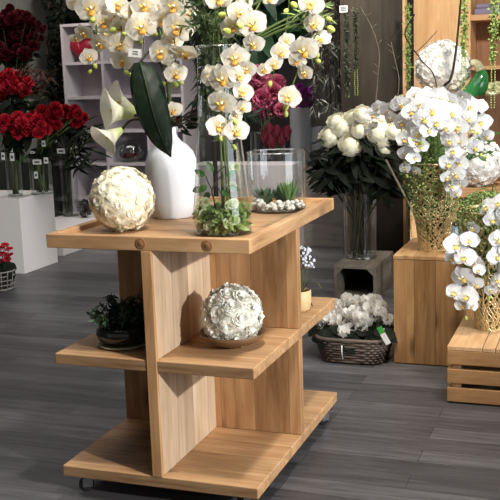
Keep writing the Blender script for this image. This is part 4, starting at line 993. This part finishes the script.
m_mag = petal_mat('magenta_heather', srgb(206, 112, 142), srgb(150, 58, 92), 0, .8, trans=.15); m_prot = plain('protea_bract', srgb(112, 36, 50), .5, var=.3, trans=.1); m_purp = petal_mat('purple_orchid', srgb(132, 30, 128), srgb(90, 14, 90), .1, .9)
HE = [carnation_mb(k+90, 70).mesh('heather_head', m_mag) for k in range(3)]
for lab, L_, Yh in (('magenta heather head in the cluster above the grey bench', [(258, 76, 11), (266, 84, 11), (256, 90, 10), (272, 92, 11), (263, 99, 11), (275, 104, 11), (268, 110, 11), (277, 83, 9), (259, 106, 8), (281, 110, 8), (250, 82, 8)], yb_),):
    for px, py, rp in L_:
        b_ = Vector(hv.location)+Vector((R_.uniform(-.08, .08), R_.uniform(-.08, .08), .016)); root = thing('heather_stem', lab, 'heather', b_, 0, 'magenta heather heads in the clear vase'); O = Vector(b_)
        p = at(px, py, Yh+R_.uniform(-.12, .1)); s = rp/ppm(p); link_mesh('flower_head', HE[R_.randrange(3)], root, frame(p-O, (CAM-p).normalized()+Vector((0, 0, .5))+rv(.3), R_.uniform(0, 6), s))
        nk = Vector(hv.location)+Vector((R_.uniform(-.1, .1), R_.uniform(-.1, .1), .29)); MB().tube([q-O for q in smooth_path([O, nk, p], 5)], .006, 5).build('stem', m_stem_d, root)
for k, (px, py) in enumerate(((265, 136), (272, 140), (280, 137), (286, 132), (276, 132), (269, 130))):
    b_ = Vector(hv.location)+Vector((R_.uniform(-.06, .06), R_.uniform(-.1, -.02), .016)); root = thing('protea', 'dark red protea head low in the clear vase of heather', 'protea', b_, 0, 'dark red proteas below the heather'); O = Vector(b_); p = at(px, py, 5.42); mb = MB()
    for j in range(30):
        a = j*2.4; t = j/30; d = Vector((math.cos(a)*(.15+.5*t), math.sin(a)*(.15+.5*t), 1)); xv = Vector((-math.sin(a), math.cos(a), 0)); d.normalize(); zz = xv.cross(d)
        M = Matrix(((xv.x, d.x, zz.x, 0), (xv.y, d.y, zz.y, 0), (xv.z, d.z, zz.z, 0), (0, 0, 0, 1))); mb.merge(leaf_mb(.17*(1-.3*t), .045, .1, nu=2, nv=5), M)
    link_mesh('flower_head', mb.mesh('protea_head', m_prot), root, frame(p-O-Vector((0, 0, .09)), Vector((R_.uniform(-.3, .3), -.2, 1)), 0, 1)); MB().tube([Vector((0, 0, 0)), p-O-Vector((0, 0, .08))], .007, 5).build('stem', m_stem_d, root)
PUR = [bloom_mb(2, 5, 1, .5, .08, k+60).mesh('purple_bloom', m_purp) for k in range(2)]
root = thing('purple_orchid', 'vivid purple orchid spray standing in the milky glass cylinder on the grey bench', 'orchid', at(302, 150, yb_)); root.location.z = gz+.02; O = Vector(root.location); st = MB()
for px, py, rp in ((300, 88, 6), (306, 93, 7), (312, 89, 6), (304, 100, 6), (297, 104, 6), (314, 97, 4), (309, 103, 5), (298, 95, 6), (302, 108, 5)):
    p = at(px, py, yb_+R_.uniform(-.05, .05)); link_mesh('flower', PUR[R_.randrange(2)], root, frame(p-O, (CAM-p).normalized()+rv(.5), 0, rp*.7/ppm(p))); st.tube([q-O for q in smooth_path([O, O+Vector((0, 0, .4)), p], 5)], .004, 5)
st.build('stem', m_stem_d, root)

# ================================================================== dark plants in the middle background
def tree(label, cat, px, Y, n, box, mat, ln, wd, name, grouped=None, base_z=0, droop=.4, mats=None):
    """potted artificial plant: pot, trunk, leafy crown filling a px box (x0,y0,x1,y1)"""
    b_ = at(px, 200, Y); b_.z = base_z; root = thing(name, label, cat, b_, 0, grouped); O = Vector(b_)
    MB().lathe([(0, 0), (.13, 0), (.17, .28), (.18, .30), (.16, .30), (.15, .26), (0, .26)], 28).build('pot', m_blk, root)
    x0, y0, x1, y1 = box; A = at(x0, y1, Y); Bq = at(x1, y0, Y); w2 = (Bq.x-A.x)/2; cx = (A.x+Bq.x)/2; tw = MB(); fo = MB()
    tw.tube([Vector((0, 0, .2)), Vector((.01, 0, (A.z+Bq.z)/2-O.z)), Vector((cx-O.x, 0, Bq.z-O.z-.1))], [.02, .016, .006], 7)
    for k in range(n):
        u = R_.uniform(-1, 1); v = R_.random(); wv_ = w2*(.75+.35*math.sin(v*9+px))
        p = Vector((cx+u*wv_, O.y+R_.uniform(-1, 1)*w2*.8*math.sqrt(max(0, 1-u*u)), A.z+(Bq.z-A.z)*v))-O
        q = Vector((cx-O.x, 0, p.z-.12)); 
        if k % 7 == 0: tw.tube([q, p], .0035, 4)
        M = frame(p, Vector((R_.uniform(-.8, .8), -.5+R_.uniform(-.6, .4), R_.uniform(-.2, .8))), R_.uniform(2.2, 4.1) if R_.random() < droop else R_.uniform(0, 6.3), 1)
        fo.merge(leaf_mb(ln*R_.uniform(.6, 1.2), wd*R_.uniform(.7, 1.2), .3, nu=2, nv=5), M)
    fo.build('foliage', mat, root); tw.build('trunk', m_twig, root); return root
m_pine = plain('deep_green_leaf', srgb(40, 58, 38), .45, var=.45, scale=9)
m_willow = plain('grey_willow_leaf', srgb(92, 96, 84), .35, var=.5, scale=9, spec=.6)
m_broad = plain('broad_green_leaf', srgb(38, 70, 44), .4, var=.35, scale=4)
tree('tall dark pine-like potted tree behind the tall glass vase', 'tree', 216, 3.6, 2300, (186, -60, 250, 118), m_pine, .12, .016, 'potted_pine', droop=.8)
tree('potted plant with broad dark green leaves behind the arching orchids', 'plant', 268, 6.4, 150, (246, -60, 296, 45), m_broad, .40, .15, 'broadleaf_plant', droop=.9)
tree('dark shrub with small black-green leaves between the white shelves and the left wall', 'shrub', 57, 6.55, 900, (51, -40, 60, 112), m_leafbk, .07, .035, 'dark_shrub')
tree('black-leaved bushy plant rising behind the top of the white shelves', 'shrub', 90, 7.6, 1300, (60, -60, 185, 20), m_leafbk, .2, .08, 'bushy_plant')
# hanging willow
b_ = at(328, -20, 5.0); b_.z = 3.3; root = thing('hanging_willow', 'mass of thin dark silvery willow twigs hanging left of the dark panel', 'hanging plant', b_); O = Vector(b_); tw = MB(); fo = MB()
for k in range(60):
    px = R_.uniform(312, 343); y1 = R_.uniform(40, 112); p1 = at(px, y1, 5.0+R_.uniform(-.2, .2)); p0 = Vector((p1.x*.5+O.x*.5+R_.uniform(-.1, .1), p1.y, 2.9))
    path = smooth_path([O+Vector((R_.uniform(-.1, .1), R_.uniform(-.1, .1), 0)), p0, p1], 7); tw.tube([p-O for p in path], .003, 4)
    for j in range(30):
        i = R_.randrange(5, len(path)); p = path[i]+rv(.03); fo.merge(leaf_mb(R_.uniform(.06, .13), .010, .2, nu=2, nv=3), frame(p-O, rv(1)+Vector((0, -.7, .3)), R_.uniform(1.9, 4.4)))
fo.build('leaves', m_willow, root); tw.build('twigs', m_twig, root)
leafy('spiky_sprig', 'pale green spiky sprig beside the arching orchids, in front of the willow', 'sprig', tm-Vector((0, 0, .1)), [at(x, y, .34) for x, y in ((322, 4), (328, 10), (331, 2), (326, 18), (334, 14), (320, 12))], m_leafl, .05, .007, 14, .8)

# ================================================================== red flowers at left
CAR = [carnation_mb(k+31, 44).mesh('carnation_head', m_red) for k in range(3)]; CARD = [carnation_mb(k+35, 44).mesh('dark_red_head', m_dkred) for k in range(3)]; RSE = [carnation_mb(k+80, 30).mesh('rose_head', m_rose) for k in range(3)]
RLF = leaf_mb(.1, .045, .3).mesh('rose_leaf', m_leafbk)
def bunch(vase_label, bunch_label, group, name, cat, px, Y, z, vr, vh, heads, meshes, rscale=1, vmat=None, nleaf=3, flare=1.0, tags=(), dome=.14):
    vs_ = glass_cyl(vase_label, px, Y, z, vr, vh, flare, vmat or m_glass); V = Vector(vs_.location)
    for px_, py_, rp in heads:
        b_ = V+Vector((R_.uniform(-.4, .4)*vr, R_.uniform(-.4, .4)*vr, .016)); root = thing(name, bunch_label, cat, b_, 0, group); O = Vector(b_)
        p = at(px_, py_, Y+R_.uniform(-dome, dome*.6)); s = rp*.9*rscale/ppm(p); n = (p-(V+Vector((0, 0, vh*.9)))).normalized()*.7+(CAM-p).normalized()*.8
        link_mesh('flower_head', meshes[R_.randrange(len(meshes))], root, frame(p-O, n, R_.uniform(0, 6), s))
        nk = V+Vector((R_.uniform(-.6, .6)*vr*flare, R_.uniform(-.6, .6)*vr*flare, vh)); path = smooth_path([O, nk, p], 6); MB().tube([q-O for q in path], .005, 5).build('stem', m_stem_d if R_.random() < .6 else m_stem, root)
        for k in range(nleaf):
            q = nk.lerp(p, R_.uniform(-.05, .8)); link_mesh('leaf', RLF, root, frame(q-O, Vector((R_.uniform(-.6, .6), -.7, .6)), R_.uniform(0, 6.3), R_.uniform(.9, 1.5)))
    for (tx, ty, w_, h_) in tags:
        q = at(tx, ty, Y-vr*flare-.02); k = ppm(q); t_ = MB().box(-w_/2/k, -.001, -h_/2/k, w_/2/k, .001, h_/2/k).build('price_tag', m_tag, vs_, q-V, False)
        MB().box(-w_/3.4/k, -.0016, -h_/5/k, w_/3.4/k, -.0011, h_/6/k).build('print', m_ink, t_, smooth=False)
    return vs_
def blob(cx, cy, rx, ry, n, r, seed):
    q = random.Random(seed); out = []
    for k in range(n):
        a = k*2.4; d = math.sqrt((k+.5)/n); out.append((cx+rx*d*math.cos(a), cy+ry*d*math.sin(a), r*q.uniform(.85, 1.15)))
    return out
# pedestal vases: top at z .70
bunch('slim clear glass vase at the front edge of the white pedestal', 'bright red rose in the front bunch on the white pedestal', 'red roses at the front of the white pedestal', 'rose', 'rose', 12, 3.92, .6355, .065, .40,
      blob(21, 127, 26, 11, 22, 7.5, 1), RSE, tags=((3, 156, 4, 7), (12, 157, 5, 8), (11, 150, 4, 4)), nleaf=2)
bunch('wide clear glass vase with visible green stems at the back of the white pedestal', 'red carnation in the wide vase on the white pedestal', 'red carnations in the wide vase', 'carnation', 'carnation', 39, 4.05, .6355, .095, .31,
      blob(58, 116, 26, 9, 22, 7, 2), CAR, tags=((37, 162, 10, 5), (46, 160.5, 5, 6), (36, 175, 4, 7), (43.5, 143.5, 4, 6), (32.5, 152.5, 5, 2)), nleaf=2)
# taller dark stand behind with two more bunches
st_c = at(13, 200, 5.2); ST = MB().box(-.5, -.3, 0, .42, .3, .82).build('dark_stand', m_blk, None, (st_c.x, 5.25, 0), False, .004); tag(ST, 'black stand behind the white pedestal, under the upper red bunches', 'stand')
bunch('glass vase on the black stand holding the pinkish red bunch', 'pinkish red rose in the bunch hanging above the front roses', 'pinkish red roses above the front bunch', 'rose', 'rose', 9, 5.1, .8205, .08, .42,
      blob(11, 85, 19, 12, 17, 7.5, 3), RSE, tags=((25, 108, 7, 5), (4.5, 114.5, 4, 5)), nleaf=4)
bunch('tall glass vase on the black stand holding the darkest red bunch', 'dark red bloom in the highest bunch against the wall boards', 'dark red blooms of the highest bunch', 'carnation', 'carnation', 18, 5.42, .8205, .08, .62,
      blob(14, 36, 24, 24, 34, 7.5, 4)+[(38, 24, 4), (42, 30, 4), (41, 38, 4), (37, 44, 4), (45, 27, 2.5), (33, 20, 4), (30, 52, 4), (10, 8, 5), (22, 14, 5)], CARD, nleaf=2, flare=1.1)
leafy('red_foliage', 'spiky reddish green foliage between the highest bunch and the pinkish red roses', 'foliage', at(16, 110, 5.2), [at(x, y, 5.15) for x, y in ((20, 68), (28, 64), (36, 66), (44, 68), (50, 72), (47, 82), (40, 88), (33, 92), (25, 72), (42, 74))], plain('red_green_leaf', srgb(78, 46, 34), .5, var=.5, scale=8), .13, .02, 12, .55, .004, m_twig)
leafy('dark_foliage', 'dark leaves hanging below the pinkish red roses', 'foliage', at(12, 128, 5.0), [at(x, y, 4.95) for x, y in ((5, 105), (15, 100), (25, 98), (35, 100), (44, 97), (30, 105), (20, 110), (10, 98))], m_leafbk, .14, .06, 10, .4, .004)
leafy('fern_sprig', 'light green ferny sprig hanging from the front roses of the white pedestal', 'sprig', at(16, 140, 4.0), [at(x, y, 3.95) for x, y in ((22, 160), (18, 152), (12, 148), (24, 150), (20, 164), (6, 150))], m_leaf, .06, .012, 14, .3, .003)
# tall floor vase on the low plinth
fv = at(67, 200, 5.45)
bunch('tall narrow glass vase on the low white plinth with long dark stems', 'crimson carnation over the tall narrow vase beside the white shelves', 'crimson carnations beside the white shelves', 'carnation', 'carnation', 67, 5.4, .2405, .085, .80,
      blob(66, 118, 14, 7, 9, 7, 5), CAR, tags=((61, 151, 9, 5), (69, 126, 3, 3), (55, 141, 4, 2)), nleaf=5)
leafy('dark_foliage', 'long dark grassy leaves arching beside the white shelves', 'foliage', at(68, 170, 5.35), [at(x, y, 5.3) for x, y in ((84, 120), (90, 124), (94, 135), (96, 150), (80, 128), (60, 130), (74, 122), (97, 165), (88, 140), (76, 135))], m_leafbk, .2, .03, 9, .3, .004)
bb_ = at(86, 219, 5.3); bb_.z = .2405; root = thing('berry_cluster', 'dark spiky berry cluster on the white plinth beside the tall narrow vase', 'ornament', bb_); BERRY = MB().ball((0, 0, 0), 1, 7).mesh('berry', m_blk); tw = MB()
for k in range(46):
    d = rv(1).normalized(); p = Vector((d.x*.06, d.y*.06, .09+d.z*.085)); link_mesh('berry', BERRY, root, Matrix.Translation(p) @ Matrix.Scale(R_.uniform(.01, .017), 4)); tw.tube([(0, 0, .06), p], .002, 4)
tw.tube([(0, 0, 0), (0, 0, .1)], .006, 6); tw.build('twigs', m_twig, root)
# basket of small red flowers on the floor
RB = Vector((-2.47, 3.20, 0))
rb_ = thing('wire_basket', 'pale wire basket of red cyclamens on the floor beside the white pedestal', 'basket', RB); mb = MB()
m_pw = plain('pale_wire', srgb(150, 146, 142), .5)
for j in range(5):
    z = .01+.035*j; r = .12+.02*j/4; mb.tube([(r*math.cos(2*PI*i/28), r*math.sin(2*PI*i/28), z) for i in range(29)], .005, 5, cap=False)
for i in range(16): a = 2*PI*i/16; mb.tube([(.12*math.cos(a), .12*math.sin(a), .01), (.14*math.cos(a), .14*math.sin(a), .15)], .004, 5)
mb.lathe([(0, .002), (.12, .004), (.12, .01), (0, .01)], 28); mb.build('wire_body', m_pw, rb_)
root = thing('red_cyclamen', 'small red cyclamen plant with dark leaves in the pale wire basket', 'cyclamen', tuple(RB+Vector((0, 0, .012)))); O = Vector(root.location); st = MB()
REDC = petal_mat('red_cyclamen_petal', srgb(190, 24, 40), srgb(130, 8, 24), .2, .8)
rc_ = bloom_mb(2, 5, 1, 1.1, .05, 99).mesh('red_cyclamen_bloom', REDC)
for px, py in ((1, 249), (5, 246), (9, 250), (3, 255), (10, 256), (-3, 250), (-6, 256), (7, 260), (-8, 248), (0, 262)):
    p = at(px, py, 3.12+R_.uniform(-.05, .05)); link_mesh('bloom', rc_, root, frame(p-O, Vector((R_.uniform(-.4, .4), -.4, 1)), 0, .028)); st.tube([Vector((0, 0, .1)), p-O], .003, 4)
st.build('flower_stalks', m_stem_d, root)
for k in range(36):
    a = k*2.4; link_mesh('leaf', CLF, root, frame(Vector((.12*math.sqrt(k/36)*math.cos(a), .12*math.sqrt(k/36)*math.sin(a), .13+R_.uniform(0, .06))), Vector((math.cos(a)*.6, math.sin(a)*.6-.4, .7)), R_.uniform(0, 6), 1.1))
MB().lathe([(0, 0), (.09, 0), (.10, .12), (0, .12)], 20).build('soil_pot', m_twig, root)

# ================================================================== things in the white shelves
z2 = rows[1]; hc = at(82, 50, SY+.16)
root = thing('red_heart', 'dark red heart ornament in the top corner of the white shelves', 'ornament', (hc.x, SY+.16, z2)); mb = MB()
def heart(u, v):
    a = v*2*PI; x = 16*math.sin(a)**3; y = 13*math.cos(a)-5*math.cos(2*a)-2*math.cos(3*a)-math.cos(4*a); k = math.sqrt(max(0, 1-u*u)); return (x/16*k*.155, u*.06, (y+17)/29*.25*k+ .125*(1-k))
mb.grid(heart, 14, 40); mb.build('body', plain('red_glaze', srgb(128, 14, 34), .4, var=.15), root); MB().lathe([(0, 0), (.05, 0), (.03, .02), (0, .02)], 18).build('foot', m_dkred, root)
z5 = rows[4]; tc_ = at(131, 150, SY+.15); root = thing('glass_bubble', 'round glass bubble with red blooms inside, in the white shelves above the flower ball', 'terrarium', (tc_.x, SY+.15, z5))
MB().lathe([(.07*0, .004), (.09, .004), (.145, .06), (.15, .11), (.13, .17), (.09, .22), (.05, .235)], 36).build('glass_wall', m_glass_b, root)
mb = MB()
for k in range(9): mb.merge(carnation_mb(k+120, 22), frame(Vector((R_.uniform(-.07, .07), R_.uniform(-.05, .05), .06)), Vector((R_.uniform(-.3, .3), -.4, 1)), 0, .034))
mb.build('red_blooms', m_red, root); MB().lathe([(0, .005), (.08, .005), (.1, .03), (0, .035)], 24).build('soil', m_twig, root)
dj = at(170, 112, SY+.15); root = thing('dark_red_vase', 'dark red round vase in the white shelves, right of the broad leaf', 'vase', (dj.x, SY+.15, rows[3]))
MB().lathe([(0, 0), (.06, 0), (.10, .06), (.11, .12), (.07, .19), (.045, .22), (.05, .24), (.04, .24), (.05, .18), (.09, .12), (0, .02)], 32).build('body', plain('plum_glaze', srgb(74, 30, 38), .3), root)
# ================================================================== light
def spot(name, loc, target, energy, size=60, blend=.6, col=(1, .93, .84), rad=.08):
    d = bpy.data.lights.new(name, 'SPOT'); d.energy = energy; d.spot_size = math.radians(size); d.spot_blend = blend; d.color = col; d.shadow_soft_size = rad
    o = bpy.data.objects.new(name, d); COL.objects.link(o); o.location = loc
    o.rotation_euler = (Vector(target)-Vector(loc)).to_track_quat('-Z', 'Y').to_euler(); return o
def area(name, loc, target, energy, sx, sy, col=(1, 1, 1)):
    d = bpy.data.lights.new(name, 'AREA'); d.energy = energy; d.shape = 'RECTANGLE'; d.size = sx; d.size_y = sy; d.color = col
    o = bpy.data.objects.new(name, d); COL.objects.link(o); o.location = loc
    o.rotation_euler = (Vector(target)-Vector(loc)).to_track_quat('-Z', 'Y').to_euler(); return o
spot('table_spot', (1.35, -.35, 3.15), (.5, .5, .7), 220, 62, rad=.12)
spot('side_spot', (5.3, -1.95, 2.35), (.5, .4, .75), 1200, 30, rad=.07, col=(1, .97, .92))
spot('orchid_fill_spot', (5.4, -.6, 2.3), (1.1, 2.3, .9), 800, 26, rad=.2, col=(.97, .98, 1))  # added cool fill from the right, brightens the white orchids; no actual window
spot('gold_vase_spot', (2.0, .9, 3.15), (1.2, 2.2, .8), 260, 50, rad=.3)
spot('bay_spot', (1.7, 1.9, 3.15), (1.0, 4.4, 1.5), 520, 56, rad=.15)
spot('peony_spot', (.5, 2.0, 3.15), (.3, 3.6, .8), 95, 40)
spot('bench_fill_spot', (.1, 4.1, 3.15), (-.9, 5.5, .8), 260, 70, rad=.2)  # extra lamp added to lift the heather and grey bench
spot('red_flower_spot', (-1.4, 2.2, 3.15), (-2.7, 4.2, .6), 50, 46)
spot('wall_fill_spot', (-2.6, 5.2, 3.15), (-4.25, 6.7, 1.8), 90, 60, rad=.2)  # added fill so the left wall boards do not go black
area('overhead_fill', (.5, .8, 3.2), (.5, .8, 0), 55, 3, 3, (1, .97, .93))  # added soft overhead fill, also reflected in the glass; no real fixture
area('overhead_fill_back', (-2.2, 4.8, 3.25), (-2.4, 5.4, 0), 70, 3.5, 1.2, (1, .96, .93))  # invented area light, brightens the dark left background
area('shop_window', (5.8, -1, 1.7), (0, 2, 1.0), 110, 3, 2.4, (.82, .9, 1))
w = bpy.data.worlds.new('world'); SC.world = w; w.use_nodes = True
w.node_tree.nodes['Background'].inputs['Color'].default_value = (1, .98, .95, 1); w.node_tree.nodes['Background'].inputs['Strength'].default_value = .2
SC.view_settings.view_transform = 'Standard'; SC.view_settings.look = 'None'; SC.view_settings.gamma = 1; SC.view_settings.use_curve_mapping = False
SC.view_settings.exposure = 0
SC.cycles.use_denoising = True
SC.cycles.transparent_max_bounces = 24; SC.cycles.max_bounces = 8; SC.cycles.caustics_reflective = False; SC.cycles.caustics_refractive = False
SC.cycles.sample_clamp_indirect = 6
